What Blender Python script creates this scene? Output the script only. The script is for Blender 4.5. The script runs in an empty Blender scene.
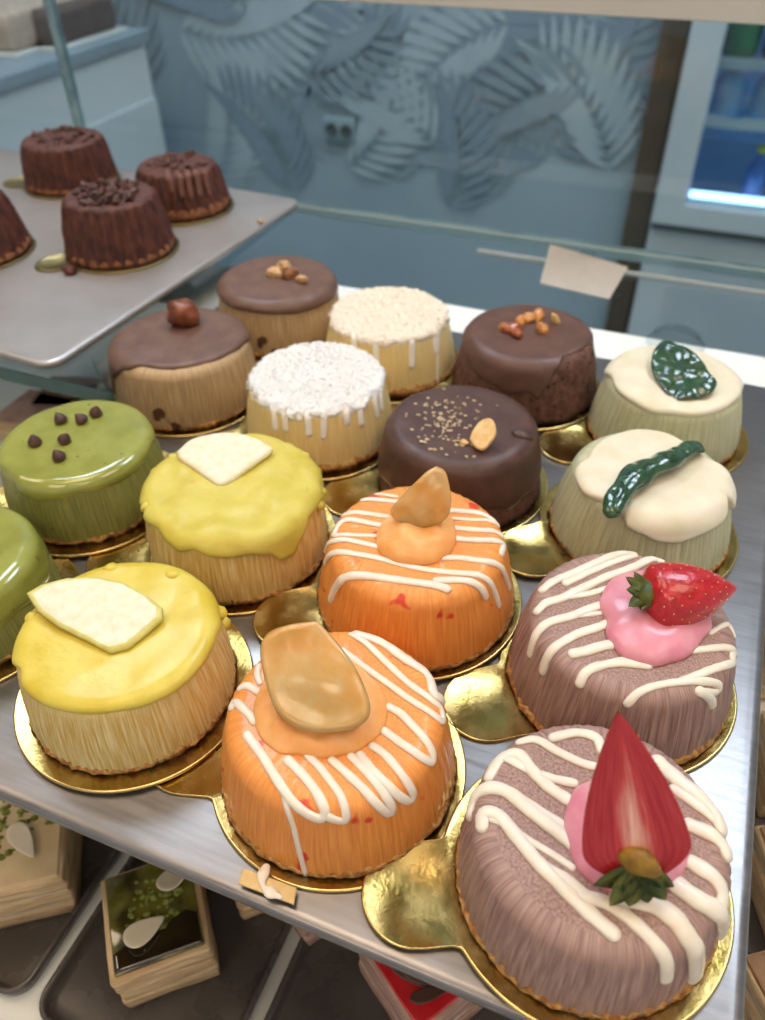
import bpy, bmesh, math, random
from mathutils import Vector, Matrix, noise
random.seed(7)
PI = math.pi
S = bpy.context.scene
COL = S.collection

# ------------------------------------------------------------------ camera
FPX = 796.38
CAM = Vector((0, 0, 0.2568))
CR = Vector((0.92815318, 0.37196346, -0.01322348))
CU = Vector((-0.23536081, 0.61407281, 0.75333915))
CF = Vector((-0.28833482, 0.69610184, -0.65749925))
cd = bpy.data.cameras.new('camera')
cam = bpy.data.objects.new('camera', cd)
COL.objects.link(cam)
m = Matrix((CR, CU, -CF)).transposed().to_4x4()
m.translation = CAM
cam.matrix_world = m
cd.sensor_fit = 'VERTICAL'
cd.sensor_height = 7.3
cd.lens = FPX / 1020 * 7.3
cd.clip_start = 0.01
cd.clip_end = 30
cd.dof.use_dof = True
cd.dof.focus_distance = 0.275
cd.dof.aperture_fstop = 2.1
S.camera = cam


def ray(px, py):
    return CF + CR * ((px - 382.5) / FPX) + CU * ((510 - py) / FPX)


def at(px, py, z=0.0):
    d = ray(px, py)
    return CAM + d * ((z - CAM.z) / d.z)


def aty(px, py, y):
    d = ray(px, py)
    return CAM + d * (y / d.y)


def atplane(px, py, p0, n):
    d = ray(px, py)
    return CAM + d * ((p0 - CAM).dot(n) / d.dot(n))


# ------------------------------------------------------------------ materials
def lin(c):
    if isinstance(c, str):
        c = c.lstrip('#')
        c = [int(c[i:i + 2], 16) / 255 for i in (0, 2, 4)]
        c = [x / 12.92 if x <= 0.04045 else ((x + 0.055) / 1.055) ** 2.4 for x in c]
    return (c[0], c[1], c[2], 1)


def mat(name, c1, c2=None, scale=300, stretch=(1, 1, 1), coord='Object', rough=.5, metal=0, sss=0, sssc=None,
        coat=0, bump=0, bscale=None, spec=.5, specks=None, detail=4, lo=.35, hi=.65, rough2=None, trans=0, emit=None, estr=0, ior=1.45,
        bdist=.001):
    mt = bpy.data.materials.new(name)
    mt.use_nodes = True
    nt = mt.node_tree
    N, L = nt.nodes, nt.links
    b = N['Principled BSDF']
    b.inputs['Base Color'].default_value = lin(c1)
    b.inputs['Roughness'].default_value = rough
    b.inputs['Metallic'].default_value = metal
    b.inputs['Specular IOR Level'].default_value = spec
    b.inputs['IOR'].default_value = ior
    b.inputs['Transmission Weight'].default_value = trans
    if sss:
        b.inputs['Subsurface Weight'].default_value = sss
        b.inputs['Subsurface Radius'].default_value = sssc or (1, .6, .35)
        b.inputs['Subsurface Scale'].default_value = .003
    if coat:
        b.inputs['Coat Weight'].default_value = coat
        b.inputs['Coat Roughness'].default_value = .08
    if emit:
        b.inputs['Emission Color'].default_value = lin(emit)
        b.inputs['Emission Strength'].default_value = estr
    tc = N.new('ShaderNodeTexCoord')
    mp = N.new('ShaderNodeMapping')
    mp.inputs['Scale'].default_value = stretch
    L.new(tc.outputs[coord], mp.inputs['Vector'])
    nz = N.new('ShaderNodeTexNoise')
    nz.inputs['Scale'].default_value = scale
    nz.inputs['Detail'].default_value = detail
    L.new(mp.outputs[0], nz.inputs['Vector'])
    last = None
    if c2 is not None:
        rp = N.new('ShaderNodeValToRGB')
        rp.color_ramp.elements[0].position = lo
        rp.color_ramp.elements[1].position = hi
        rp.color_ramp.elements[0].color = lin(c1)
        rp.color_ramp.elements[1].color = lin(c2)
        L.new(nz.outputs['Fac'], rp.inputs['Fac'])
        last = rp.outputs['Color']
        L.new(last, b.inputs['Base Color'])
    if rough2 is not None:
        mr = N.new('ShaderNodeMapRange')
        mr.inputs['From Min'].default_value = .35
        mr.inputs['From Max'].default_value = .65
        mr.inputs['To Min'].default_value = rough
        mr.inputs['To Max'].default_value = rough2
        L.new(nz.outputs['Fac'], mr.inputs['Value'])
        L.new(mr.outputs[0], b.inputs['Roughness'])
    for sp in (specks or []):
        col, sc, th = sp[:3]
        n2 = N.new('ShaderNodeTexNoise')
        n2.inputs['Scale'].default_value = sc
        n2.inputs['Detail'].default_value = 1.5
        L.new(tc.outputs['Object'], n2.inputs['Vector'])
        r2 = N.new('ShaderNodeMapRange')
        r2.inputs['From Min'].default_value = th
        r2.inputs['From Max'].default_value = th + .03
        L.new(n2.outputs['Fac'], r2.inputs['Value'])
        mx = N.new('ShaderNodeMix')
        mx.data_type = 'RGBA'
        mx.inputs[6].default_value = lin(c1)
        if last:
            L.new(last, mx.inputs[6])
        mx.inputs[7].default_value = lin(col)
        L.new(r2.outputs[0], mx.inputs[0])
        last = mx.outputs[2]
        L.new(last, b.inputs['Base Color'])
    if bump:
        bp = N.new('ShaderNodeBump')
        bp.inputs['Strength'].default_value = bump
        bp.inputs['Distance'].default_value = bdist
        src = nz
        if bscale:
            src = N.new('ShaderNodeTexNoise')
            src.inputs['Scale'].default_value = bscale
            src.inputs['Detail'].default_value = 5
            L.new(tc.outputs['Object'], src.inputs['Vector'])
        L.new(src.outputs['Fac'], bp.inputs['Height'])
        L.new(bp.outputs[0], b.inputs['Normal'])
    return mt


def glassmat(name, tint, refl_max=.5, ior=1.5, rough=0.0):
    """thin clear sheet: tinted transparency with a fresnel reflection"""
    mt = bpy.data.materials.new(name)
    mt.use_nodes = True
    nt = mt.node_tree
    N, L = nt.nodes, nt.links
    for n in list(N):
        if n.type != 'OUTPUT_MATERIAL':
            N.remove(n)
    out = [n for n in N if n.type == 'OUTPUT_MATERIAL'][0]
    t = N.new('ShaderNodeBsdfTransparent')
    t.inputs[0].default_value = lin(tint)
    g = N.new('ShaderNodeBsdfGlossy')
    g.inputs['Roughness'].default_value = rough
    f = N.new('ShaderNodeFresnel')
    f.inputs['IOR'].default_value = ior
    mx = N.new('ShaderNodeMixShader')
    ge = N.new('ShaderNodeNewGeometry')
    fr = N.new('ShaderNodeMath')
    fr.operation = 'SUBTRACT'
    fr.inputs[0].default_value = 1
    L.new(ge.outputs['Backfacing'], fr.inputs[1])
    ml = N.new('ShaderNodeMath')
    ml.operation = 'MULTIPLY'
    L.new(f.outputs[0], ml.inputs[0])
    L.new(fr.outputs[0], ml.inputs[1])
    L.new(ml.outputs[0], mx.inputs[0])
    L.new(t.outputs[0], mx.inputs[1])
    L.new(g.outputs[0], mx.inputs[2])
    L.new(mx.outputs[0], out.inputs[0])
    return mt


M = {}
# cakes: body streaks run down the sides (UV: u round the cake, v down it)
ST = (85, 1.2, 1)
M['yellow_body'] = mat('yellow_body', '#d4ad55', '#efdca0', 3, ST, 'UV', .55, sss=.15, bump=.5, bdist=.0012)
M['green_body'] = mat('green_body', '#7c7e41', '#9b9a58', 3, ST, 'UV', .42, bump=.4, specks=[('#64652f', 420, .72)])
M['orange_body'] = mat('orange_body', '#e38a3c', '#f3a452', 3, ST, 'UV', .5, sss=.2, bump=.35, specks=[('#d8402a', 95, .665)], coat=.25)
M['purple_body'] = mat('purple_body', '#8c6c65', '#b8988a', 3, ST, 'UV', .5, sss=.12, bump=.6, bdist=.0012)
M['hazel_body'] = mat('hazel_body', '#a98a66', '#c6aa80', 3, ST, 'UV', .6, bump=.45, specks=[('#5a3826', 70, .705)])
M['white_body'] = mat('white_body', '#e6c986', '#efd89c', 3, (70, 1.0, 1), 'UV', .5, sss=.2, bump=.12)
M['dark_body'] = mat('dark_body', '#55372c', '#745042', 220, (1, 1, 1), 'Object', .7, bump=.8, specks=[('#2e1c16', 330, .64)])
M['pale_body'] = mat('pale_body', '#b0b088', '#cccba8', 3, ST, 'UV', .5, sss=.15, bump=.55, bdist=.0012)
M['lava_body'] = mat('lava_body', '#41221a', '#64382a', 200, (1, 1, .6), 'Object', .6, bump=.5)
M['lava_sponge'] = mat('lava_sponge', '#7a4a30', '#94603c', 240, rough=.8, bump=.7)
M['crust'] = mat('crust', '#9a622e', '#c99a58', 420, rough=.85, bump=1, lo=.4, hi=.6)
M['dark_crust'] = mat('dark_crust', '#38221a', '#5a3a2c', 420, rough=.85, bump=1)
# toppings
M['yellow_glaze'] = mat('yellow_glaze', '#d2ba3e', '#dfcd60', 60, rough=.34, sss=.2, coat=.12, spec=.35, bump=.4, bscale=160, specks=[('#d0ac4c', 90, .74)])
M['yellow_glaze_lumpy'] = mat('yellow_glaze_lumpy', '#c8b748', '#d6c862', 60, rough=.42, sss=.25, coat=.05, spec=.35, bump=.45, bscale=170, specks=[('#cca64a', 90, .74)])
M['green_glaze'] = mat('green_glaze', '#8c8f3e', '#9da04c', 70, rough=.16, coat=.7, bump=.15, bscale=150, specks=[('#74762f', 230, .72)])
M['choc_cap'] = mat('choc_cap', '#664b40', '#745849', 120, rough=.42, bump=.2, bscale=260)
M['dark_cap'] = mat('dark_cap', '#4a332c', '#593e35', 120, rough=.42, bump=.3, bscale=300)
M['ganache'] = mat('ganache', '#5a3f36', '#684a3e', 120, rough=.4, bump=.15, bscale=200)
M['cream_cap'] = mat('cream_cap', '#dcd4b6', '#e6dfc8', 90, rough=.45, sss=.3, bump=.15, bscale=150)
M['icing'] = mat('icing', '#ecdcc8', '#f2e4d2', 200, rough=.32, sss=.3, coat=.2)
M['icing_white'] = mat('icing_white', '#f4efe4', '#faf6ee', 200, rough=.4)
M['icing_cream'] = mat('icing_cream', '#e8dcc8', '#efe5d3', 200, rough=.35, sss=.3, coat=.2)
M['coconut'] = mat('coconut', '#e6e6e2', '#f2f2ee', 900, rough=.9, bump=1)
M['coconut_warm'] = mat('coconut_warm', '#efe2cc', '#f8efdf', 900, rough=.9, bump=1)
M['pink_cream'] = mat('pink_cream', '#dc8698', '#e6a0ac', 110, rough=.3, sss=.3, coat=.2, bump=.15, bscale=180)
M['orange_cream'] = mat('orange_cream', '#eda459', '#f3b976', 110, rough=.4, sss=.3, bump=.3, bscale=280)
M['amber'] = mat('amber', '#efbb62', '#f8d794', 90, rough=.25, sss=.4, coat=.35, trans=.5, bump=.12, bscale=300)
M['fruit_white'] = mat('fruit_white', '#e4d8b4', '#efe6cc', 260, rough=.45, sss=.3, bump=.25, bscale=350)
M['fruit_rind'] = mat('fruit_rind', '#cfc46a', '#ddd58c', 200, rough=.45, sss=.3)
M['hazelnut'] = mat('hazelnut', '#5b2d1a', '#8a4a28', 160, (1, 1, .3), rough=.4, bump=.6, coat=.2)
M['walnut'] = mat('walnut', '#b98a5a', '#dcb888', 300, rough=.6, bump=.7)
M['walnut_dark'] = mat('walnut_dark', '#7a4f30', '#a06a42', 300, rough=.6, bump=.7)
M['caramel_nut'] = mat('caramel_nut', '#b86f30', '#dca058', 200, rough=.3, coat=.5, bump=.3)
M['caramel_dark'] = mat('caramel_dark', '#8c4420', '#a85c2c', 200, rough=.3, coat=.5, bump=.3)
M['almond'] = mat('almond', '#d9ab66', '#e8c78c', 200, rough=.45, bump=.2)
M['gold_crumb'] = mat('gold_crumb', '#b09a78', '#dccaa4', 900, rough=.3, metal=.2, bump=.4)
M['chip'] = mat('chip', '#48302b', '#5a3d36', 200, rough=.4)
M['leaf'] = mat('leaf', '#1c3a20', '#2f5430', 160, rough=.18, coat=.8, bump=.5, bscale=220)
M['calyx'] = mat('calyx', '#34481f', '#6a6a2c', 260, rough=.45, bump=.4)
M['choc_shaving'] = mat('choc_shaving', '#3f2620', '#6a473c', 300, rough=.5, bump=.4)
M['choc_drip'] = mat('choc_drip', '#6a4434', '#7c5242', 300, rough=.45)
M['seed'] = mat('seed', '#d9a860', rough=.4)
# gold boards, trays
M['gold'] = mat('gold', '#ac8f4a', '#c6ab6c', 90, rough=.16, rough2=.30, metal=1, bump=.10, bscale=500)
M['gold_dull'] = mat('gold_dull', '#85764c', '#9a8a5c', 90, rough=.3, rough2=.45, metal=.9, bump=.1, bscale=500)
M['gold_edge'] = mat('gold_edge', '#d9bf7c', rough=.25, metal=1)
M['steel'] = mat('steel', '#858281', '#8f8c8b', 40, (1, 12, 1), rough=.28, rough2=.36, metal=.82, bump=.04, bscale=300)
M['steel_soft'] = mat('steel_soft', '#a9a39e', '#b3aea9', 30, rough=.32, metal=.5)
M['tray_plastic'] = mat('tray_plastic', '#54504d', '#5f5b58', 30, rough=.22, rough2=.35, metal=.35)
M['white_paint'] = mat('white_paint', '#e4e8e4', '#eaeeea', 20, rough=.4)
M['beige_paint'] = mat('beige_paint', '#cbc6bb', '#d0cbc1', 20, rough=.5)
M['deck'] = mat('deck', '#7c9fa9', '#85a7b0', 15, rough=.5)
M['glass'] = glassmat('glass', '#eef6f7')
M['glass_edge'] = mat('glass_edge', '#0d4039', '#124a42', 60, rough=.15)
M['pane_edge'] = mat('pane_edge', '#6d8f98', '#9fbcc2', 40, rough=.15)
M['clear_plastic'] = glassmat('clear_plastic', '#f6f8f8', ior=1.18, rough=.05)
M['card'] = mat('card', '#bdb9b2', '#c4c0b9', 60, rough=.6)
M['wafer'] = mat('wafer', '#d9b878', '#e3c78e', 200, rough=.6)


# ------------------------------------------------------------------ object helpers
def obj(name, bm, mats, parent=None, smooth=True, loc=None):
    me = bpy.data.meshes.new(name)
    bmesh.ops.recalc_face_normals(bm, faces=bm.faces)
    bm.to_mesh(me)
    bm.free()
    if not isinstance(mats, (list, tuple)):
        mats = [mats]
    for x in mats:
        me.materials.append(x)
    if smooth:
        me.polygons.foreach_set('use_smooth', [True] * len(me.polygons))
    o = bpy.data.objects.new(name, me)
    COL.objects.link(o)
    if parent:
        o.parent = parent
    if loc is not None:
        o.location = loc
    return o


def tag(o, label, cat, group=None, kind=None):
    o['label'] = label
    o['category'] = cat
    if group:
        o['group'] = group
    if kind:
        o['kind'] = kind
    return o


def thing(name, label, cat, loc=(0, 0, 0), group=None, rz=0):
    o = bpy.data.objects.new(name, None)
    o.empty_display_size = .02
    COL.objects.link(o)
    o.location = loc
    o.rotation_euler = (0, 0, rz)
    return tag(o, label, cat, group)


def struct(name, bm, mt, smooth=False):
    o = obj(name, bm, mt, None, smooth)
    o['kind'] = 'structure'
    return o


def add_box(bm, lo, hi, bev=0, mi=0, seg=2):
    r = bmesh.ops.create_cube(bm, size=1)
    vs = r['verts']
    for v in vs:
        v.co = Vector([lo[i] + (v.co[i] + .5) * (hi[i] - lo[i]) for i in range(3)])
    fs = list({f for v in vs for f in v.link_faces})
    for f in fs:
        f.material_index = mi
    if bev:
        es = list({e for v in vs for e in v.link_edges})
        bmesh.ops.bevel(bm, geom=es, offset=bev, segments=seg, affect='EDGES', profile=.5)


def box(lo, hi, bev=0, seg=2):
    bm = bmesh.new()
    add_box(bm, lo, hi, bev, 0, seg)
    return bm


def lathe(bm, prof, n=32, c=(0, 0, 0), mi=0):
    rings = []
    for (r, z) in prof:
        if r < 1e-6:
            rings.append([bm.verts.new((c[0], c[1], c[2] + z))])
        else:
            rings.append([bm.verts.new((c[0] + r * math.cos(2 * PI * i / n), c[1] + r * math.sin(2 * PI * i / n), c[2] + z)) for i in range(n)])
    for a, b in zip(rings, rings[1:]):
        for i in range(n):
            j = (i + 1) % n
            if len(a) == 1 and len(b) == 1:
                continue
            if len(a) == 1:
                f = bm.faces.new((a[0], b[i], b[j]))
            elif len(b) == 1:
                f = bm.faces.new((a[i], b[0], a[j]))
            else:
                f = bm.faces.new((a[i], b[i], b[j], a[j]))
            f.material_index = mi


def nz(x, y, z=0.0, s=1.0):
    return noise.noise(Vector((x * s, y * s, z * s)))


def catmull(pts, step):
    pts = [Vector(p) for p in pts]
    if len(pts) < 3:
        out = []
        n = max(2, int((pts[-1] - pts[0]).length / step))
        return [pts[0].lerp(pts[-1], i / n) for i in range(n + 1)]
    P = [pts[0] * 2 - pts[1]] + pts + [pts[-1] * 2 - pts[-2]]
    out = []
    for i in range(1, len(P) - 2):
        p0, p1, p2, p3 = P[i - 1:i + 3]
        n = max(1, int((p2 - p1).length / step))
        for k in range(n):
            t = k / n
            out.append(.5 * ((2 * p1) + (p2 - p0) * t + (2 * p0 - 5 * p1 + 4 * p2 - p3) * t * t + (3 * p1 - p0 - 3 * p2 + p3) * t ** 3))
    out.append(pts[-1])
    return out


def tube(bm, pts, normals, widths, flat=.6, lift=.12, n=12):
    """a soft round bead along pts, lying on a surface with those normals"""
    K = len(pts)
    rings = []
    seq = []
    for i in range(K):
        T = (pts[min(i + 1, K - 1)] - pts[max(i - 1, 0)])
        if T.length < 1e-9:
            T = Vector((1, 0, 0))
        T.normalize()
        seq.append((pts[i], normals[i], T, widths[i]))
    # rounded ends
    caps0 = [(pts[0] - seq[0][2] * widths[0] * a, normals[0], seq[0][2], widths[0] * b) for a, b in ((.97, .25), (.75, .66), (.4, .92))]
    caps1 = [(pts[-1] + seq[-1][2] * widths[-1] * a, normals[-1], seq[-1][2], widths[-1] * b) for a, b in ((.4, .92), (.75, .66), (.97, .25))]
    for (p, N_, T, w) in caps0 + seq + caps1:
        B = T.cross(N_)
        if B.length < 1e-6:
            B = Vector((1, 0, 0))
        B.normalize()
        U_ = B.cross(T).normalized()
        c = p + N_ * (w * lift)
        rings.append([bm.verts.new(c + B * (w * math.cos(2 * PI * k / n)) + U_ * (w * flat * math.sin(2 * PI * k / n))) for k in range(n)])
    for a, b in zip(rings, rings[1:]):
        for k in range(n):
            bm.faces.new((a[k], a[(k + 1) % n], b[(k + 1) % n], b[k]))
    bm.faces.new(rings[0][::-1])
    bm.faces.new(rings[-1])


def lump(bm, c, r, seed=0, amp=.2, rot=None, freq=1.3, sub=2):
    """irregular rounded piece: c centre, r (rx, ry, rz)"""
    res = bmesh.ops.create_icosphere(bm, subdivisions=sub, radius=1)
    R = (rot or Matrix.Identity(3))
    for v in res['verts']:
        d = v.co.normalized()
        k = 1 + amp * nz(d.x + seed * 3.1, d.y - seed * 1.7, d.z + seed, freq)
        v.co = Vector(c) + R @ Vector((d.x * r[0] * k, d.y * r[1] * k, d.z * r[2] * k))


def rot3(rx=0, ry=0, rz=0):
    return (Matrix.Rotation(rz, 3, 'Z') @ Matrix.Rotation(ry, 3, 'Y') @ Matrix.Rotation(rx, 3, 'X'))


# ------------------------------------------------------------------ cake geometry
class Cake:
    def __init__(self, x, y, rb, rt, h, z0, edge=.004, foot=.0035):
        self.o = Vector((x, y, z0))
        self.rb, self.rt, self.h, self.e, self.foot = rb, rt, h, edge, foot
        # profile from the middle of the top, over the edge, down the side
        P = []
        n = 14
        slope = math.atan2(h - foot, rb - rt)
        cx, cz = rt - edge, h - edge
        for i in range(n):
            P.append((cx * i / n, h))
        a1 = slope          # the side leaves the arc at this direction
        for i in range(9):
            a = PI / 2 - (i / 8) * (PI / 2 - (PI / 2 - a1))
            P.append((cx + edge * math.cos(a), cz + edge * math.sin(a)))
        x1, z1 = P[-1]
        ns = 14
        for i in range(1, ns + 1):
            t = i / ns
            bulge = .0006 * math.sin(PI * t)
            P.append((x1 + (rb - x1) * t + bulge, z1 + (foot * .3 - z1) * t))
        self.P = P
        self.S = [0]
        for a, b in zip(P, P[1:]):
            self.S.append(self.S[-1] + math.hypot(b[0] - a[0], b[1] - a[1]))
        self.smax = self.S[-1]
        self.stop = cx          # where the edge starts
        self.rim = self.S[22]   # where the side starts

    def prof(self, s):
        s = max(0, min(s, self.smax - 1e-7))
        for i in range(len(self.S) - 1):
            if s <= self.S[i + 1]:
                break
        t = (s - self.S[i]) / (self.S[i + 1] - self.S[i])
        a, b = self.P[i], self.P[i + 1]
        d = Vector((b[0] - a[0], b[1] - a[1])).normalized()
        # smooth the normal between neighbours
        j = min(i + 1, len(self.P) - 2)
        a2, b2 = self.P[j], self.P[j + 1]
        d2 = Vector((b2[0] - a2[0], b2[1] - a2[1])).normalized()
        k = max(i - 1, 0)
        a0, b0 = self.P[k], self.P[k + 1]
        d0 = Vector((b0[0] - a0[0], b0[1] - a0[1])).normalized()
        dd = (d0.lerp(d, .5).lerp(d.lerp(d2, .5), t)).normalized()
        return a[0] + (b[0] - a[0]) * t, a[1] + (b[1] - a[1]) * t, (-dd.y, dd.x)

    def surf(self, s, th, off=0.0):
        r, z, n = self.prof(s)
        nx, nzz = n
        c, sn = math.cos(th), math.sin(th)
        return Vector(((r + nx * off) * c, (r + nx * off) * sn, z + nzz * off)), Vector((nx * c, nx * sn, nzz))

    def q(self, qx, qy, off=0.0):
        return self.surf(math.hypot(qx, qy), math.atan2(qy, qx), off)

    def rad_at(self, z):
        if z >= self.h:
            return 0
        for (a, b) in zip(self.P, self.P[1:]):
            if b[1] <= z <= a[1] and a[1] > b[1]:
                t = (a[1] - z) / (a[1] - b[1])
                return a[0] + (b[0] - a[0]) * t
        return self.rb

    def hit(self, px, py):
        """where the line of sight through a pixel meets this cake, as (s, theta)"""
        d = ray(px, py).normalized()
        p = CAM - self.o
        t0 = (self.h + .004 - p.z) / d.z
        best, bp_ = 9, None
        t = t0
        for i in range(500):
            w = p + d * t
            if w.z < 0:
                break
            r = math.hypot(w.x, w.y)
            k = max(w.z - self.h, r - self.rad_at(min(w.z, self.h - 1e-6)) if w.z < self.h else 0)
            if w.z > self.h:
                k = max(w.z - self.h, 0) + max(0, r - self.rt)
            if k < best:
                best, bp_ = k, w.copy()
            if k <= 0:
                break
            t += .0003
        w = bp_
        th = math.atan2(w.y, w.x)
        r = math.hypot(w.x, w.y)
        if w.z >= self.h - self.e * .3 and r < self.stop:
            return r, th
        # closest profile point
        bs, bd = 0, 9
        for i in range(120):
            s = self.smax * i / 119
            rr, zz, _ = self.prof(s)
            dd = (rr - r) ** 2 + (zz - w.z) ** 2
            if dd < bd:
                bs, bd = s, dd
        return bs, th

    def hitq(self, px, py):
        s, th = self.hit(px, py)
        return Vector((s * math.cos(th), s * math.sin(th), 0))

    # ---- meshes
    def body(self, flutes=64, amp=.0006, seed=0, nt=192, rough=.0002):
        bm = bmesh.new()
        uv = bm.loops.layers.uv.new('UVMap')
        rings = []
        ss = list(self.S)
        for i, s in enumerate(ss):
            if i == 0:
                rings.append([bm.verts.new((0, 0, self.h))])
                continue
            k = min(1, max(0, (s - self.stop - self.e * .6) / .006))
            row = []
            for j in range(nt):
                th = PI / 2 + 2 * PI * j / nt
                f = math.cos(flutes * th + 2.2 * nz(math.cos(th) * 3, math.sin(th) * 3, seed)) * (.65 + .5 * nz(math.cos(th) * 9, math.sin(th) * 9, seed + s * 60))
                w = rough * nz(math.cos(th) * 14, math.sin(th) * 14, seed + s * 400)
                row.append(bm.verts.new(self.surf(s, th, k * amp * f + w)[0]))
            rings.append(row)
        sc = self.smax
        for i in range(len(rings) - 1):
            a, b = rings[i], rings[i + 1]
            for j in range(nt):
                j2 = (j + 1) % nt
                if len(a) == 1:
                    f = bm.faces.new((a[0], b[j], b[j2]))
                    uvs = [((j + .5) / nt, 0), (j / nt, ss[1] / sc), ((j + 1) / nt, ss[1] / sc)]
                else:
                    f = bm.faces.new((a[j], b[j], b[j2], a[j2]))
                    uvs = [(j / nt, ss[i] / sc), (j / nt, ss[i + 1] / sc), ((j + 1) / nt, ss[i + 1] / sc), ((j + 1) / nt, ss[i] / sc)]
                for l, u_ in zip(f.loops, uvs):
                    # planar on the top so the streaks stay on the sides
                    if i < 14:
                        l[uv].uv = (l.vert.co.x * 5, l.vert.co.y * 300)
                    else:
                        l[uv].uv = u_
        bm.faces.new(rings[-1])
        return bm

    def crust(self, extra=.0008, seed=0, nt=260, hgt=.0034):
        extra -= .0004
        bm = bmesh.new()
        r0 = self.rb
        rows = []
        for (dr, z) in ((-.004, 0.0), (extra, 0.0), (extra + .0004, hgt * .45), (extra * .6, hgt * .8), (-.0015, hgt)):
            row = []
            for j in range(nt):
                th = 2 * PI * j / nt
                k = .0010 * nz(math.cos(th) * 5, math.sin(th) * 5, seed + z * 300) + .0008 * nz(math.cos(th) * 17, math.sin(th) * 17, seed + z * 1500)
                zz = z if z == 0 else z + .0016 * nz(math.cos(th) * 11, math.sin(th) * 11, seed + 5 + z * 300)
                row.append(bm.verts.new(((r0 + dr + k) * math.cos(th), (r0 + dr + k) * math.sin(th), max(zz, 0))))
            rows.append(row)
        for a, b in zip(rows, rows[1:]):
            for j in range(nt):
                bm.faces.new((a[j], a[(j + 1) % nt], b[(j + 1) % nt], b[j]))
        return bm

    def cap(self, edge, T=.0018, seed=0, bumps=.0005, bfreq=90, nt=160, ns=40, lip=.004):
        """a coat over the top that ends at s = edge(theta)"""
        bm = bmesh.new()
        rings = [[bm.verts.new(self.surf(0, 0, T)[0])]]
        for i in range(1, ns + 1):
            row = []
            for j in range(nt):
                th = 2 * PI * j / nt
                E = min(edge(th), self.smax - .001)
                u = (i / ns) ** .8
                s = E * u
                lp = min(lip, E * .4)
                x = max(0, (s - (E - lp)) / lp)
                t = T * math.sqrt(max(0, 1 - x * x)) * (1 + .25 * x) - .0004 * (x ** 3)
                p = self.surf(s, th, 0)[0]
                t += bumps * nz(p.x, p.y, p.z + seed, bfreq) * (1 - x * .8) * min(1, u * 3)
                row.append(bm.verts.new(self.surf(s, th, t)[0]))
            rings.append(row)
        for a, b in zip(rings, rings[1:]):
            for j in range(nt):
                j2 = (j + 1) % nt
                if len(a) == 1:
                    bm.faces.new((a[0], b[j], b[j2]))
                else:
                    bm.faces.new((a[j], b[j], b[j2], a[j2]))
        return bm

    def edge_fn(self, pts, default, jitter=0, seed=0, wid=.35):
        """edge outline: pixels of the visible rim, a default length elsewhere"""
        A = sorted([(self.hit(*p)[1] % (2 * PI), self.hit(*p)[0]) for p in pts])

        def f(th):
            th = th % (2 * PI)
            nn = jitter * nz(math.cos(th) * 4, math.sin(th) * 4, seed)
            # neighbours round the circle
            lo = max([a for a in A if a[0] <= th], default=(A[-1][0] - 2 * PI, A[-1][1]))
            hi = min([a for a in A if a[0] > th], default=(A[0][0] + 2 * PI, A[0][1]))
            gap = hi[0] - lo[0]
            if gap < .8:
                t = (th - lo[0]) / gap
                t = t * t * (3 - 2 * t)
                return lo[1] + (hi[1] - lo[1]) * t
            w1 = max(0, 1 - (th - lo[0]) / wid)
            w2 = max(0, 1 - (hi[0] - th) / wid)
            d = default + nn
            return d + (lo[1] - d) * w1 * w1 * (3 - 2 * w1) + (hi[1] - d) * w2 * w2 * (3 - 2 * w2)
        return f

    def bead(self, pxs, w, parent, name, mt, jit=.12, seed=0, base=0.0, taper=None):
        q = [self.hitq(*p) for p in pxs]
        q = [p for i, p in enumerate(q) if i == 0 or (p - q[i - 1]).length > 1e-5]
        pts = catmull(q, .0009)
        P_, N_, W_ = [], [], []
        for i, p in enumerate(pts):
            a, n = self.q(p.x, p.y, base)
            P_.append(a)
            N_.append(n)
            k = w * (1 + jit * nz(p.x * 300, p.y * 300, seed))
            if taper:
                k *= 1 + (taper - 1) * i / len(pts)
            W_.append(k)
        bm = bmesh.new()
        tube(bm, P_, N_, W_)
        return obj(name, bm, mt, parent)


def dome(pts, H, base, seed=0, amp=.1, freq=120, nr=14, nt=64, power=.55, sink=.0006):
    """a soft blob of cream over an outline (local points at height base)"""
    c = sum((Vector(p) for p in pts), Vector()) / len(pts)
    A = sorted([(math.atan2(p[1] - c.y, p[0] - c.x) % (2 * PI), math.hypot(p[0] - c.x, p[1] - c.y)) for p in pts])

    def R(th):
        th = th % (2 * PI)
        lo = max([a for a in A if a[0] <= th], default=(A[-1][0] - 2 * PI, A[-1][1]))
        hi = min([a for a in A if a[0] > th], default=(A[0][0] + 2 * PI, A[0][1]))
        t = (th - lo[0]) / max(1e-6, hi[0] - lo[0])
        t = t * t * (3 - 2 * t)
        return lo[1] + (hi[1] - lo[1]) * t
    bm = bmesh.new()
    rows = [[bm.verts.new((c.x, c.y, base + H))]]
    for i in range(1, nr + 1):
        u = math.sin(PI / 2 * i / nr)
        row = []
        for j in range(nt):
            th = 2 * PI * j / nt
            r = R(th) * u
            x, y = c.x + r * math.cos(th), c.y + r * math.sin(th)
            z = H * (1 - u * u) ** power
            z += H * amp * nz(x, y, seed, freq) * (1 - u ** 4)
            row.append(bm.verts.new((x, y, base + z - (sink if i == nr else 0))))
        rows.append(row)
    for a, b in zip(rows, rows[1:]):
        for j in range(nt):
            j2 = (j + 1) % nt
            if len(a) == 1:
                bm.faces.new((a[0], b[j], b[j2]))
            else:
                bm.faces.new((a[j], b[j], b[j2], a[j2]))
    bm.faces.new(rows[-1])
    return bm


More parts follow.
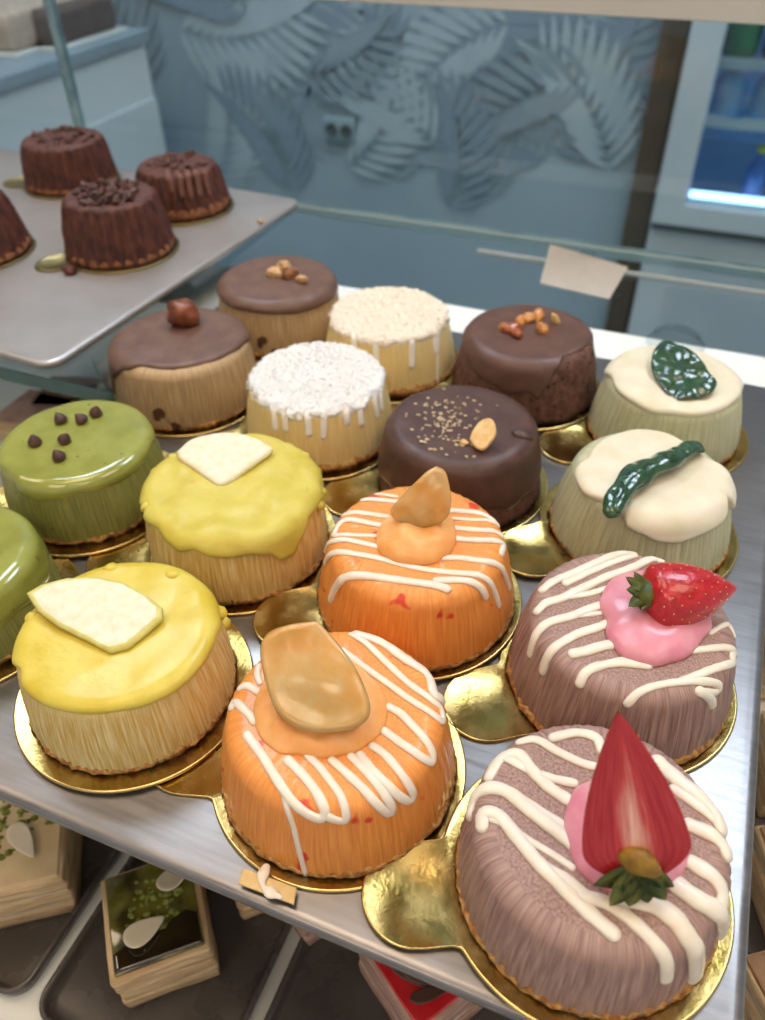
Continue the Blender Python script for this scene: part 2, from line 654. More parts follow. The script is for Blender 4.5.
def slab(pts, n, th, wob=0, cup=0, seed=0, freq=100, nr=10, nt=72, edge=.6, smoothpts=True, rimmat=0):
    """a slice: closed 3D outline pts in a plane with normal n, thickness th, rounded rim"""
    n = n.normalized()
    pts = [Vector(p) for p in pts]
    c = sum(pts, Vector()) / len(pts)
    if smoothpts:
        loop = catmull(pts + [pts[0]], .0008)[:-1]
    else:
        loop = []
        for a, b in zip(pts, pts[1:] + [pts[0]]):
            k = max(1, int((b - a).length / .0012))
            loop += [a.lerp(b, i / k) for i in range(k)]
    nt = len(loop)
    R0 = max((p - c).length for p in loop)

    def place(p, h):
        d = p - c
        k = cup * (d.length / R0) ** 2
        k += wob * nz(p.x, p.y, p.z + seed, freq)
        return p + n * (h + k)
    bm = bmesh.new()
    rows = []
    top = [bm.verts.new(place(c, th / 2))]
    rows.append(top)
    lst = [(i / nr * .9, th / 2) for i in range(1, nr + 1)] + [(.97, th * .36), (1.0, 0), (.97, -th * .36)] + [(.9 * (1 - i / 4), -th / 2) for i in range(0, 4)]
    for (u, h) in lst:
        rows.append([bm.verts.new(place(c.lerp(p, u), h)) for p in loop])
    rows.append([bm.verts.new(place(c, -th / 2))])
    nrow = len(rows)
    for ri, (a, b) in enumerate(zip(rows, rows[1:])):
        for j in range(nt):
            j2 = (j + 1) % nt
            if len(a) == 1:
                f = bm.faces.new((a[0], b[j], b[j2]))
            elif len(b) == 1:
                f = bm.faces.new((a[j], b[0], a[j2]))
            else:
                f = bm.faces.new((a[j], b[j], b[j2], a[j2]))
            if rimmat and nr <= ri:
                f.material_index = rimmat
    return bm


def zm(sc, ox, oy, *pts):
    """read points taken from an enlarged view: scale and offset back to the photograph's frame"""
    return [(ox + a / sc, oy + b / sc) for a, b in pts]


# ------------------------------------------------------------------ strawberry
def strawberry_half(tip, base, width, depth, nrm, parent, name='strawberry_half', pw=1.55):
    """half berry: cut face looks along nrm, skin on the other side"""
    ax = (tip - base)
    Lg = ax.length
    ax.normalize()
    nrm = (nrm - ax * nrm.dot(ax)).normalized()
    side = ax.cross(nrm).normalized()

    def wid(t):
        k = math.sin(min(1, (t + .05) / .23) * PI / 2) ** .7
        d = max(0, (t - .18) / .82)
        return width * k * (1 - d ** pw * .97) if t < 1 else .03 * width
    nl, na = 34, 20
    # skin (rounded half)
    bm = bmesh.new()
    rows = []
    for i in range(nl + 1):
        t = i / nl
        w = wid(t) * (1.0 if i < nl else .25)
        row = []
        for k in range(na + 1):
            a = PI * k / na
            p = base + ax * (Lg * t) + side * (w * math.cos(a)) - nrm * (w * depth * math.sin(a))
            row.append(bm.verts.new(p))
        rows.append(row)
    for a, b in zip(rows, rows[1:]):
        for k in range(na):
            bm.faces.new((a[k], a[k + 1], b[k + 1], b[k]))
    bm.faces.new(rows[0])
    bm.faces.new(rows[-1])
    skin = obj(name, bm, M['berry_skin'], parent)
    # cut face, coloured from a pale core to a red rim
    bm = bmesh.new()
    cl = bm.loops.layers.uv.new('UVMap')
    rows = []
    for i in range(nl + 1):
        t = i / nl
        w = wid(t) * (1.0 if i < nl else .25)
        rows.append([(bm.verts.new(base + ax * (Lg * t) + side * (w * x) + nrm * (.0003 + .0007 * (1 - x * x))), (x, t)) for x in [-1 + k / 8 for k in range(17)]])
    for a, b in zip(rows, rows[1:]):
        for k in range(16):
            q = (a[k], a[k + 1], b[k + 1], b[k])
            f = bm.faces.new([v for v, _ in q])
            for l, (_, u) in zip(f.loops, q):
                l[cl].uv = (u[0] * .5 + .5, u[1])
    obj('cut_face', bm, M['berry_flesh'], skin)
    # seeds on the skin
    bm = bmesh.new()
    for i in range(9):
        t = .12 + i * .09
        w = wid(t)
        for k in range(6):
            a = PI * (k + .5 + (.5 if i % 2 else 0)) / 6.5
            if a > PI:
                continue
            p = base + ax * (Lg * t) + side * (w * math.cos(a)) - nrm * (w * depth * math.sin(a))
            lump(bm, p, (.0003, .0003, .0004), i * 7 + k, .1, sub=1)
    o = obj('seeds', bm, M['seed'], skin)
    o['kind'] = 'stuff'
    return skin, ax, side, nrm


def berry_materials():
    mt = mat('berry_skin', '#a8141c', '#c2222a', 300, rough=.25, sss=.2, sssc=(1, .2, .1), coat=.5, bump=.5, bscale=420)
    M['berry_skin'] = mt
    mt = mat('berry_flesh', '#b3202a', '#c63a3e', 260, rough=.3, coat=.35, bump=.2, bscale=300)
    nt = mt.node_tree
    N, L = nt.nodes, nt.links
    uv = N.new('ShaderNodeUVMap')
    sp = N.new('ShaderNodeSeparateXYZ')
    L.new(uv.outputs[0], sp.inputs[0])

    def mth(op, a, b=None):
        n = N.new('ShaderNodeMath')
        n.operation = op
        for i, v in enumerate((a, b)):
            if v is None:
                continue
            if isinstance(v, (int, float)):
                n.inputs[i].default_value = v
            else:
                L.new(v, n.inputs[i])
        return n.outputs[0]
    x = mth('ABSOLUTE', mth('SUBTRACT', sp.outputs[0], .5))
    # pale core: narrow streak up the middle, widest near the leaves
    core = mth('SUBTRACT', 1, mth('DIVIDE', x, .22))
    v = mth('SUBTRACT', 1.22, mth('MULTIPLY', sp.outputs[1], 1.25))
    k = mth('MULTIPLY', mth('MAXIMUM', core, 0), mth('MAXIMUM', v, 0))
    k = mth('MINIMUM', mth('MULTIPLY', k, 1.0), 1)
    rp = N.new('ShaderNodeValToRGB')
    e = rp.color_ramp.elements
    e[0].color = lin('#a3141f')
    e[1].color = lin('#f0c4ae')
    e[1].position = .95
    c = e.new(.3)
    c.color = lin('#c03a3a')
    ns = N.new('ShaderNodeTexNoise')
    ns.inputs['Scale'].default_value = 1
    mq = N.new('ShaderNodeMapping')
    mq.inputs['Scale'].default_value = (26, 3.5, 1)
    L.new(uv.outputs[0], mq.inputs['Vector'])
    L.new(mq.outputs[0], ns.inputs['Vector'])
    k = mth('ADD', mth('MULTIPLY', k, .85), mth('MULTIPLY', mth('SUBTRACT', ns.outputs['Fac'], .38), .75))
    L.new(k, rp.inputs[0])
    L.new(rp.outputs[0], N['Principled BSDF'].inputs['Base Color'])
    M['berry_flesh'] = mt


berry_materials()


def leaf_blade(bm, base, d, up, L_, W_, curl=.3, n=8):
    d = d.normalized()
    side = d.cross(up).normalized()
    rows = []
    for i in range(n + 1):
        t = i / n
        w = W_ * math.sin(PI * min(1, .12 + .88 * t)) ** .8 * (1 if t < 1 else .1)
        p = base + d * (L_ * t) + up * (curl * L_ * t * t)
        rows.append([bm.verts.new(p + side * (w * s) + up * (abs(s) * w * .35 + h)) for s, h in ((-1, 0), (0, 0), (1, 0), (0, -.0005))])
    for a, b in zip(rows, rows[1:]):
        for k in range(4):
            bm.faces.new((a[k], a[(k + 1) % 4], b[(k + 1) % 4], b[k]))
    bm.faces.new(rows[0])
    bm.faces.new(rows[-1])


# ------------------------------------------------------------------ gold boards
def board(x, y, z, R, ang, L_, hw, label, mt='gold', cat='cake board', tabless=False):
    tabless = tabless or ang == 0
    bm = bmesh.new()
    n = 220
    rad = []
    for i in range(n):
        th = 2 * PI * i / n
        r = R
        if not tabless:
            # tongue: capsule of half width hw reaching to L_
            a = (th - ang + PI) % (2 * PI) - PI
            if abs(a) < PI / 2:
                c, s = math.cos(a), abs(math.sin(a))
                # side of the capsule
                t = hw / max(s, 1e-6)
                cc = L_ - hw
                if t * c > cc:
                    disc = hw * hw - (cc * s) ** 2
                    t = cc * c + math.sqrt(max(disc, 0)) if disc > 0 else t
                k = .0035
                hh = max(0, min(1, .5 + .5 * (t - R) / k)) if t < 1 else 1
                sm = R + (t - R) * hh + k * hh * (1 - hh)
                r = min(max(R, sm), L_)
        rad.append(r)
    t = .0011
    rows = []
    for (k, dz) in ((-.0012, 0.0), (-.0002, .0001), (0, .0005), (-.0003, t + .0002), (-.0009, t + .0002), (-.0016, t)):
        rows.append([bm.verts.new(((rad[i] + k) * math.cos(2 * PI * i / n), (rad[i] + k) * math.sin(2 * PI * i / n), dz)) for i in range(n)])
    for ri, (a, b) in enumerate(zip(rows, rows[1:])):
        for i in range(n):
            f = bm.faces.new((a[i], a[(i + 1) % n], b[(i + 1) % n], b[i]))
            f.material_index = 1 if 1 <= ri <= 3 else 0
    bm.faces.new(rows[-1])
    bm.faces.new(rows[0][::-1])
    o = obj('cake_board', bm, [M[mt], M['gold_edge'] if mt == 'gold' else M[mt]], None, True, (x, y, z))
    return tag(o, label, cat, 'gold boards under the cakes')


# ------------------------------------------------------------------ the sixteen cakes on the front tray
#            x        y       rb      rt      h      tab angle
CK = {
    'yellow1': (-0.1625, 0.1384, 0.0385, 0.0356, 0.0323, 1, 0),
    'yellow2': (-0.1653, 0.2259, 0.0402, 0.0382, 0.0337, 0, 214),
    'green1': (-0.2519, 0.229, 0.0382, 0.0353, 0.0325, 1, 216),
    'green2': (-0.2527, 0.1461, 0.0380, 0.0350, 0.0315, 0, 216),
    'white1': (-0.1685, 0.3201, 0.0398, 0.0357, 0.0332, 1, 222),
    'white2': (-0.1598, 0.4013, 0.0403, 0.0351, 0.0331, 0, 216),
    'hazel1': (-0.2582, 0.3286, 0.0407, 0.0384, 0.0346, 0, 216),
    'hazel2': (-0.2418, 0.4156, 0.04, 0.0367, 0.033, 1, 216),
    'dark1': (-0.085, 0.3069, 0.0406, 0.0365, 0.0342, 0, 215),
    'dark2': (-0.0756, 0.4022, 0.0413, 0.0363, 0.0341, 1, 218),
    'pale1': (0.0048, 0.3012, 0.0403, 0.0346, 0.0325, 1, 219),
    'pale2': (0.0054, 0.3875, 0.0393, 0.0344, 0.0323, 0, 216),
    'orange1': (-0.0754, 0.1371, 0.0411, 0.0369, 0.0328, 0, 197),
    'orange2': (-0.0773, 0.2225, 0.0418, 0.0364, 0.0343, 1, 216),
    'purple1': (0.0136, 0.1279, 0.0397, 0.037, 0.0324, 1, 207),
    'purple2': (0.0099, 0.2121, 0.0415, 0.0371, 0.034, 0, 216),
}
BT = .0016
BOARD_LABEL = {
    'yellow1': 'gold cake board under the front yellow-glazed cake with fruit wedge overhanging left',
    'yellow2': 'gold cake board under the rear yellow cake with lumpy glaze',
    'green1': 'gold cake board under the green cake topped with chocolate chips',
    'green2': 'gold cake board under the plain green cake cut off by left frame edge',
    'white1': 'gold cake board under the front coconut-dusted cream cake',
    'white2': 'gold cake board under the rear coconut-dusted cream cake',
    'hazel1': 'gold cake board under the chocolate-capped cake with a whole hazelnut',
    'hazel2': 'gold cake board under the chocolate-capped cake with walnut pieces',
    'dark1': 'gold cake board under the dark chocolate cake with one almond flake',
    'dark2': 'gold cake board under the dark chocolate cake with caramelised nuts',
    'pale1': 'gold cake board under the pale green cake with rolled dark leaf',
    'pale2': 'gold cake board under the pale green cake with flat dark leaf',
    'orange1': 'gold cake board under the front orange cake with large amber slice',
    'orange2': 'gold cake board under the rear orange cake with upright amber slice',
    'purple1': 'gold cake board under the front mauve cake with upright strawberry',
    'purple2': 'gold cake board under the rear mauve cake with strawberry lying sideways',
}
CAKES = {}
for nm, (x, y, rb, rt, h, par, ang) in CK.items():
    zb = .0002 + par * BT
    board(x, y, zb, .0455, math.radians(ang), .0705, .0165, BOARD_LABEL[nm])
    CAKES[nm] = Cake(x, y, rb, rt, h, zb + .0012, {'o': .0075, 'p': .0065, 'd': .007, 'h': .006}.get(nm[0], .005))


def start(nm, name, label, cat='cake', group=None):
    c = CAKES[nm]
    return c, thing(name, label, cat, c.o, group)


def loc(c, v):
    return Vector(v) - c.o


# --- yellow cakes
G = 'yellow glazed cakes'
c, t = start('yellow1', 'yellow_glazed_cake', 'round cake with smooth glossy yellow glaze and pointed white fruit wedge, front one', group=G)
obj('sponge', c.body(70, .0006, 1), M['yellow_body'], t)
obj('crumb_crust', c.crust(.0006, 1), M['crust'], t)
e = c.edge_fn(zm(2.942, 0, 550, (50, 360), (75, 410), (130, 455), (200, 480), (260, 488), (340, 480), (430, 460), (520, 412), (590, 345), (630, 270)), c.rim + .002, .003, 1)
g = obj('yellow_glaze', c.cap(e, .0019, 1, .0006, 75), M['yellow_glaze'], t)
for i, (px, py) in enumerate(zm(2.942, 0, 550, (330, 62), (510, 80), (640, 190), (655, 215), (100, 205))):
    s, th = c.hit(px, py)
    bm = bmesh.new()
    lump(bm, c.surf(max(s, c.stop), th, .0004)[0], (.0034, .003, .0026), i, .3)
    obj('glaze_lump', bm, M['yellow_glaze'], t)
zt = c.o.z + c.h + .0042
pl = Vector((.06, -.10, 1)).normalized()
p0 = at(85, 630, zt)
out = [loc(c, atplane(px, py, p0, pl)) for px, py in zm(2.942, 0, 550, (78, 130), (120, 105), (200, 85), (290, 82), (370, 100), (440, 140), (480, 175), (480, 205), (430, 250), (380, 290), (325, 305), (250, 265), (170, 225), (110, 180))]
obj('fruit_wedge', slab(out, pl, .0030, .0004, 0, 2, 300, rimmat=1, smoothpts=False), [M['fruit_white'], M['fruit_rind']], t)

c, t = start('yellow2', 'yellow_glazed_cake', 'round cake with thick lumpy yellow glaze dripping over pleated sides, rear one', group=G)
obj('sponge', c.body(84, .0007, 2), M['yellow_body'], t)
obj('crumb_crust', c.crust(.0006, 2), M['crust'], t)
e = c.edge_fn(zm(3.643, 130, 410, (45, 360), (65, 400), (110, 440), (150, 490), (190, 515), (240, 512), (300, 535), (360, 538), (430, 525), (500, 525), (550, 545), (590, 530), (615, 470), (640, 400), (680, 350), (695, 330)), c.rim + .004, .004, 2)
obj('yellow_glaze', c.cap(e, .0024, 2, .0014, 95, nt=220), M['yellow_glaze_lumpy'], t)
for i, (px, py) in enumerate(zm(3.643, 130, 410, (75, 215), (145, 150), (640, 165), (672, 225), (690, 300), (50, 350), (595, 110), (600, 300), (680, 345))):
    s, th = c.hit(px, py)
    bm = bmesh.new()
    lump(bm, c.surf(max(s, c.stop), th, .0008)[0], (.0028, .0026, .0022), i + 9, .35)
    obj('glaze_lump', bm, M['yellow_glaze_lumpy'], t)
zt = c.o.z + c.h + .0042
pl = Vector((0, -.12, 1)).normalized()
p0 = at(224, 455, zt)
out = [loc(c, atplane(px, py, p0, pl)) for px, py in zm(3.643, 130, 410, (172, 155), (220, 115), (300, 92), (380, 88), (450, 105), (510, 135), (515, 155), (440, 210), (380, 255), (335, 278), (300, 265), (230, 215), (180, 180))]
obj('fruit_wedge', slab(out, pl, .0036, .0002, 0, 2, 300, rimmat=1), [M['fruit_white'], M['fruit_white']], t)

# --- green cakes
G = 'green glazed cakes'
c, t = start('green1', 'green_glazed_cake', 'round glossy green glazed cake sprinkled with dark chocolate chips', group=G)
obj('sponge', c.body(70, .0005, 3), M['green_body'], t)
obj('crumb_crust', c.crust(.0004, 3), M['crust'], t)
e = c.edge_fn(zm(4.25, 0, 380, (30, 380), (60, 430), (110, 500), (160, 520), (250, 508), (340, 480), (430, 465), (520, 430), (590, 380), (640, 300)), c.rim + .003, .003, 3)
obj('green_glaze', c.cap(e, .0014, 3, .0003, 60, lip=.008), M['green_glaze'], t)
for i, (px, py, tl) in enumerate([(a[0], a[1], k) for a, k in zip(zm(4.25, 0, 380, (147, 262), (270, 252), (252, 325), (260, 168), (350, 168), (405, 138)), (0, 1, 0, 1, 1, 0))]):
    p = loc(c, at(px, py, c.o.z + c.h + .003))
    bm = bmesh.new()
    lathe(bm, [(0, -.0008), (.0026, -.0008), (.0032, .0002), (.0030, .0014), (.002, .003), (.0010, .0042), (.0003, .0048), (0, .0049)], 20)
    o = obj('chocolate_chip', bm, M['chip'], t, True, (p.x, p.y, c.h + .0022))
    o.rotation_euler = (.35 * math.sin(i * 2.1), .5 * tl, i)

c, t = start('green2', 'green_glazed_cake', 'round plain green glazed cake half cut off by the left frame edge', group=G)
obj('sponge', c.body(70, .0005, 4), M['green_body'], t)
obj('crumb_crust', c.crust(.0004, 4), M['crust'], t)
obj('green_glaze', c.cap(lambda th: c.rim + .010 + .003 * nz(math.cos(th) * 3, math.sin(th) * 3, 8), .0014, 4, .0004, 80, lip=.008), M['green_glaze'], t)

# --- hazelnut cakes with a chocolate cap
G = 'beige cakes with chocolate caps'
c, t = start('hazel1', 'chocolate_capped_cake', 'beige pleated cake with milk chocolate cap and one whole hazelnut on top', group=G)
obj('sponge', c.body(90, .0006, 5), M['hazel_body'], t)
obj('crumb_crust', c.crust(.0004, 5, hgt=.0035), M['crust'], t)
e = c.edge_fn(zm(2.942, 90, 240, (52, 330), (57, 440), (68, 425), (80, 398), (110, 385), (160, 374), (250, 382), (320, 370), (400, 345), (450, 315), (470, 290)), c.rim + .003, .002, 5)
e5 = lambda th, e=e: e(th) + (c.smax * .93 - e(th)) * math.exp(-(((th - 3.75 + PI) % (2 * PI) - PI) / .30) ** 4)
obj('chocolate_cap', c.cap(e5, .002, 5, .0004, 70), M['choc_cap'], t)
p = loc(c, at(183, 314, c.o.z + c.h + .008))
bm = bmesh.new()
lump(bm, (0, 0, 0), (.0096, .0084, .0082), 3, .3, freq=1.9, sub=3)
obj('hazelnut', bm, M['hazelnut'], t, True, (p.x, p.y, c.h + .0082))

c, t = start('hazel2', 'chocolate_capped_cake', 'beige pleated cake with milk chocolate cap and crumbled walnut pieces on top', group=G)
obj('sponge', c.body(90, .0006, 6), M['hazel_body'], t)
obj('crumb_crust', c.crust(.0004, 6, hgt=.0035), M['crust'], t)
e = c.edge_fn(zm(2.942, 90, 240, (382, 165), (410, 198), (470, 213), (540, 220), (620, 215), (680, 195), (718, 165)), c.rim + .003, .002, 6)
obj('chocolate_cap', c.cap(e, .002, 6, .0004, 70), M['choc_cap'], t)
for i, (px, py, r, mk) in enumerate([(275, 273, (.0055, .0035, .003), 'walnut'), (284, 266, (.0045, .0035, .0035), 'walnut'), (293, 272, (.005, .0032, .003), 'walnut_dark'), (302, 279, (.0042, .003, .0025), 'walnut'), (288, 275, (.0036, .003, .0035), 'walnut_dark')]):
    p = loc(c, at(px, py, c.o.z + c.h + .004))
    bm = bmesh.new()
    lump(bm, (0, 0, 0), r, i + 2, .55, rot3(.2 * i, .3, i), freq=2, sub=3)
    obj('walnut_piece', bm, M[mk], t, True, (p.x, p.y, c.h + .0038))

# --- cream cakes dusted with coconut
G = 'coconut dusted cream cakes'
drips = {
    'white1': zm(3.1875, 230, 270, (135, 415), (145, 500), (172, 420), (178, 508), (246, 430), (252, 520), (298, 430), (299, 528), (366, 405), (372, 485), (408, 400), (418, 488), (452, 350), (468, 462), (470, 340), (482, 440), (215, 430), (222, 470)),
    'white2': zm(3.1875, 230, 270, (460, 205), (467, 290), (578, 225), (580, 305), (650, 180), (655, 258), (662, 190), (660, 360), (395, 200), (398, 240)),
}
for k, nm in enumerate(('white1', 'white2')):
    c, t = start(nm, 'coconut_cream_cake', ('cream yellow cake under white coconut and short icing drips, nearer the camera', 'cream yellow cake under white coconut beside the walnut chocolate cake, farther back')[k], group=G)
    obj('sponge', c.body(60, .0003, 7 + k), M['white_body'], t)
    obj('crumb_crust', c.crust(.0006, 7 + k, hgt=.0055), M['crust'], t)
    mt = M['coconut'] if k == 0 else M['coconut_warm']
    e = lambda th: c.rim - .0015 + .0028 * nz(math.cos(th) * 6, math.sin(th) * 6, 3 + k)
    obj('icing_coat', c.cap(e, .0016, 9 + k, .0016, 420, nt=240, ns=64), mt, t)
    d = drips[nm]
    for i in range(0, len(d), 2):
        a, b = d[i], d[i + 1]
        c.bead([a, ((a[0] + b[0]) / 2, (a[1] + b[1]) / 2), b], .0018 if i != 6 or k == 0 else .0009, t, 'icing_drip', M['icing_white'], seed=i)
    bm = bmesh.new()
    for i in range(900):
        a, r = random.uniform(0, 2 * PI), (c.rt + .0005) * math.sqrt(random.random())
        p, n = c.surf(r, a, .0018)
        d_ = Vector((random.uniform(-1, 1), random.uniform(-1, 1), random.uniform(-.2, .9))).normalized()
        s_ = d_.cross(Vector((random.random(), random.random(), .3))).normalized()
        u_ = d_.cross(s_)
        L_, w = random.uniform(.0005, .0013), random.uniform(.0002, .0004)
        vs = [bm.verts.new(p + d_ * (L_ * x) + s_ * (w * y) + u_ * (w * .5 * z)) for x in (-1, 1) for y, z in ((-1, 0), (0, 1), (1, 0), (0, -1))]
        for j in range(4):
            bm.faces.new((vs[j], vs[(j + 1) % 4], vs[4 + (j + 1) % 4], vs[4 + j]))
        bm.faces.new(vs[:4])
        bm.faces.new(vs[4:])
    o = obj('coconut_flakes', bm, mt, t, False)
    o['kind'] = 'stuff'

# --- dark chocolate cakes
G = 'dark chocolate cakes'
c, t = start('dark1', 'dark_chocolate_cake', 'fully coated dark chocolate cake with golden crumbs and a single almond flake', group=G)
obj('sponge', c.body(50, .0003, 11), M['dark_body'], t)
obj('crumb_crust', c.crust(.0003, 11), M['dark_crust'], t)
obj('chocolate_coat', c.cap(lambda th: c.smax * .86 + .005 * nz(math.cos(th) * 3, math.sin(th) * 3, 2), .0012, 11, .0005, 60), M['dark_cap'], t)
pl = Vector((-.25, -.45, .8)).normalized()
p0 = at(482, 445, c.o.z + c.h + .004)
out = [loc(c, atplane(px, py, p0, pl)) for px, py in zm(3.1875, 370, 290, (318, 480), (330, 450), (355, 420), (385, 412), (400, 430), (402, 460), (385, 490), (362, 514), (338, 505))]
obj('almond_flake', slab(out, pl, .0022, .0002, .0006, 1, 200), M['almond'], t)
p = loc(c, at(464, 443, c.o.z + c.h + .002))
bm = bmesh.new()
lump(bm, (0, 0, 0), (.0022, .0018, .0016), 4, .4)
obj('nut_crumb', bm, M['almond'], t, True, (p.x, p.y, c.h + .0022))
p = loc(c, at(523, 436, c.o.z + c.h))
bm = bmesh.new()
lump(bm, (0, 0, 0), (.0055, .0042, .0022), 8, .35, rot3(0, .3, .4))
obj('chocolate_lump', bm, M['dark_cap'], t, True, (p.x, p.y, c.h + .0003))
bm = bmesh.new()
for i in range(150):
    if i < 105:
        u, v = random.gauss(0, 1), random.gauss(0, 1)
        px, py = 446 + 15 * u + 8 * v, 418 + 12 * v - 5 * u
    else:
        px, py = random.uniform(405, 500), random.uniform(400, 472)
    p = loc(c, at(px, py, c.o.z + c.h + .0013))
    if math.hypot(p.x, p.y) > c.stop:
        continue
    r = random.uniform(.0003, .0009)
    lump(bm, (p.x, p.y, c.h + .0014), (r * 1.4, r, r * .8), i, .5, sub=1)
o = obj('golden_crumbs', bm, M['gold_crumb'], t, False)
o['kind'] = 'stuff'

c, t = start('dark2', 'dark_chocolate_cake', 'dark chocolate sponge cake with runny chocolate topping and caramelised nuts', group=G)
obj('sponge', c.body(50, .0004, 12, rough=.0006), M['dark_body'], t)
obj('crumb_crust', c.crust(.0003, 12), M['dark_crust'], t)
e = c.edge_fn(zm(3.1875, 370, 290, (312, 215), (335, 265), (390, 300), (440, 330), (500, 330), (535, 352), (560, 310), (590, 262), (620, 215), (680, 190), (710, 165)), c.rim + .001, .003, 12)
obj('chocolate_topping', c.cap(e, .0015, 12, .0005, 60), M['ganache'], t)
for i, (px, py, r, mk) in enumerate([(512, 328, (.006, .0042, .003), 'caramel_dark'), (517, 333, (.005, .003, .0026), 'caramel_dark'), (528, 318, (.0055, .0036, .003), 'caramel_nut'), (538, 316, (.0048, .0034, .003), 'caramel_nut'), (543, 329, (.0044, .0032, .003), 'caramel_nut'), (556, 320, (.0058, .0022, .002), 'almond'), (503, 327, (.0036, .0024, .002), 'caramel_nut'), (520, 322, (.004, .003, .003), 'caramel_nut')]):
    p = loc(c, at(px, py, c.o.z + c.h + .003))
    bm = bmesh.new()
    lump(bm, (0, 0, 0), r, i + 30, .3, rot3(.2, .2 * i, .8 + i * 1.3 if i != 5 else .9), freq=1.6, sub=3)
    obj('caramel_nut', bm, M[mk], t, True, (p.x, p.y, c.h + .0028))

# --- pale green cakes
G = 'pale green cakes with white tops'
c, t = start('pale1', 'pale_green_cake', 'pale green pleated cake with cream topping and a rolled dark green leaf', group=G)
obj('sponge', c.body(64, .0008, 13), M['pale_body'], t)
obj('crumb_crust', c.crust(.0004, 13, hgt=.003), M['crust'], t)
e = c.edge_fn(zm(3.4, 540, 320, (122, 540), (150, 597), (230, 632), (285, 672), (300, 705), (340, 725), (400, 752), (470, 757), (490, 745), (540, 728), (600, 695), (640, 650), (648, 600), (636, 545), (160, 475), (240, 400), (330, 378), (420, 394), (500, 430)), c.stop, .001, 13)
obj('cream_topping', c.cap(e, .0026, 13, .0006, 60, lip=.003), M['cream_cap'], t)
pth = [loc(c, at(px, py, c.o.z + c.h + .0055)) for px, py in zm(3.4, 540, 320, (245, 650), (265, 610), (300, 565), (350, 525), (420, 495), (480, 460), (520, 435), (540, 440))]
pts = catmull(pth, .001)
W_ = [.0062 * (math.sin(PI * min(1, .12 + .84 * i / len(pts))) ** .45) * (1 + .10 * math.sin(i * .33)) for i in range(len(pts))]
for i, p in enumerate(pts):
    p.z = c.h + .0058 + .002 * math.sin(PI * i / len(pts))
bm = bmesh.new()
tube(bm, pts, [Vector((.35 * math.sin(i * .12), 0, 1)).normalized() for i in range(len(pts))], W_, .6, 0, 16)
tube(bm, [p + Vector((.0016, -.0022, .0016)) for p in pts[2:-2]], [Vector((.1, -.3, 1)).normalized()] * (len(pts) - 4), [w * .5 for w in W_[2:-2]], .6, 0, 10)
tube(bm, [p + Vector((-.0018, .002, .0008)) for p in pts[4:-6]], [Vector((-.3, .3, 1)).normalized()] * (len(pts) - 10), [w * .42 for w in W_[4:-6]], .6, 0, 10)
for v in bm.verts:
    v.co += Vector((0, 0, .0009)) * nz(v.co.x, v.co.y, v.co.z, 260)
obj('rolled_leaf', bm, M['leaf'], t)

c, t = start('pale2', 'pale_green_cake', 'pale green pleated cake with cream topping and a flat dark green leaf', group=G)
obj('sponge', c.body(64, .0008, 14), M['pale_body'], t)
obj('crumb_crust', c.crust(.0004, 14, hgt=.003), M['crust'], t)
e = c.edge_fn(zm(3.4, 540, 320, (245, 205), (265, 250), (320, 290), (380, 320), (450, 326), (520, 333), (590, 320), (650, 288), (680, 250)), c.rim, .001, 14)
obj('cream_topping', c.cap(e, .0022, 14, .0005, 60, lip=.003), M['cream_cap'], t)
pl = Vector((-.1, -.25, 1)).normalized()
p0 = at(682, 372, c.o.z + c.h + .0066)
out = [loc(c, atplane(px, py, p0, pl)) for px, py in zm(3.4, 540, 320, (380, 120), (400, 85), (435, 72), (500, 100), (550, 135), (580, 190), (602, 212), (580, 250), (520, 268), (470, 275), (430, 255), (395, 205), (378, 165))]
obj('flat_leaf', slab(out, pl, .0018, .0014, .0006, 3, 150, nr=16), M['leaf'], t)

# --- orange cakes
G = 'orange cakes with white drizzle'
c, t = start('orange1', 'orange_cake', 'orange cake with white zigzag drizzle and a large flat amber fruit slice', group=G)
obj('sponge', c.body(60, .0004, 15), M['orange_body'], t)
obj('crumb_crust', c.crust(.0006, 15), M['crust'], t)
D = [
    ([(120, 385), (160, 440), (205, 510), (250, 570), (300, 610), (330, 618), (340, 600), (320, 555), (280, 500), (235, 455)], .0019),
    ([(338, 606), (370, 622), (396, 625), (400, 605), (385, 560), (355, 515), (320, 470), (290, 440)], .0016),
    ([(222, 540), (245, 620), (265, 700), (285, 775)], .0012),
    ([(360, 455), (420, 510), (480, 570), (520, 604), (530, 590), (500, 540), (450, 480), (415, 445)], .0018),
    ([(440, 440), (480, 490), (540, 548), (575, 568), (588, 552), (560, 500), (510, 440), (475, 415)], .0018),
    ([(505, 370), (560, 410), (610, 445), (640, 458), (643, 438), (600, 370), (555, 325), (520, 305)], .0018),
    ([(390, 145), (450, 190), (520, 240), (590, 290), (650, 330), (672, 342), (668, 310), (640, 285), (580, 240), (520, 185), (460, 128), (415, 90)], .0016),
    ([(430, 87), (500, 122), (570, 172), (630, 217), (660, 255), (668, 285)], .0024),
    ([(150, 188), (148, 215), (155, 235)], .0014),
    ([(90, 240), (120, 245), (150, 262)], .0017),
    ([(58, 292), (85, 290), (115, 315), (140, 345)], .0019),
]
for i, (p, w) in enumerate(D):
    c.bead(zm(2.833, 205, 600, *p), w * .84, t, 'icing_drizzle', M['icing'], seed=i)
zt = c.o.z + c.h
pts = [loc(c, at(px, py, zt)) for px, py in zm(2.833, 205, 600, (140, 290), (150, 380), (200, 430), (270, 440), (370, 445), (450, 420), (510, 360), (515, 290), (470, 220), (400, 170), (300, 150), (200, 200))]
obj('orange_cream', dome(pts, .007, c.h, 3, .5, 190), M['orange_cream'], t)
pl = Vector((.10, -.42, .9)).normalized()
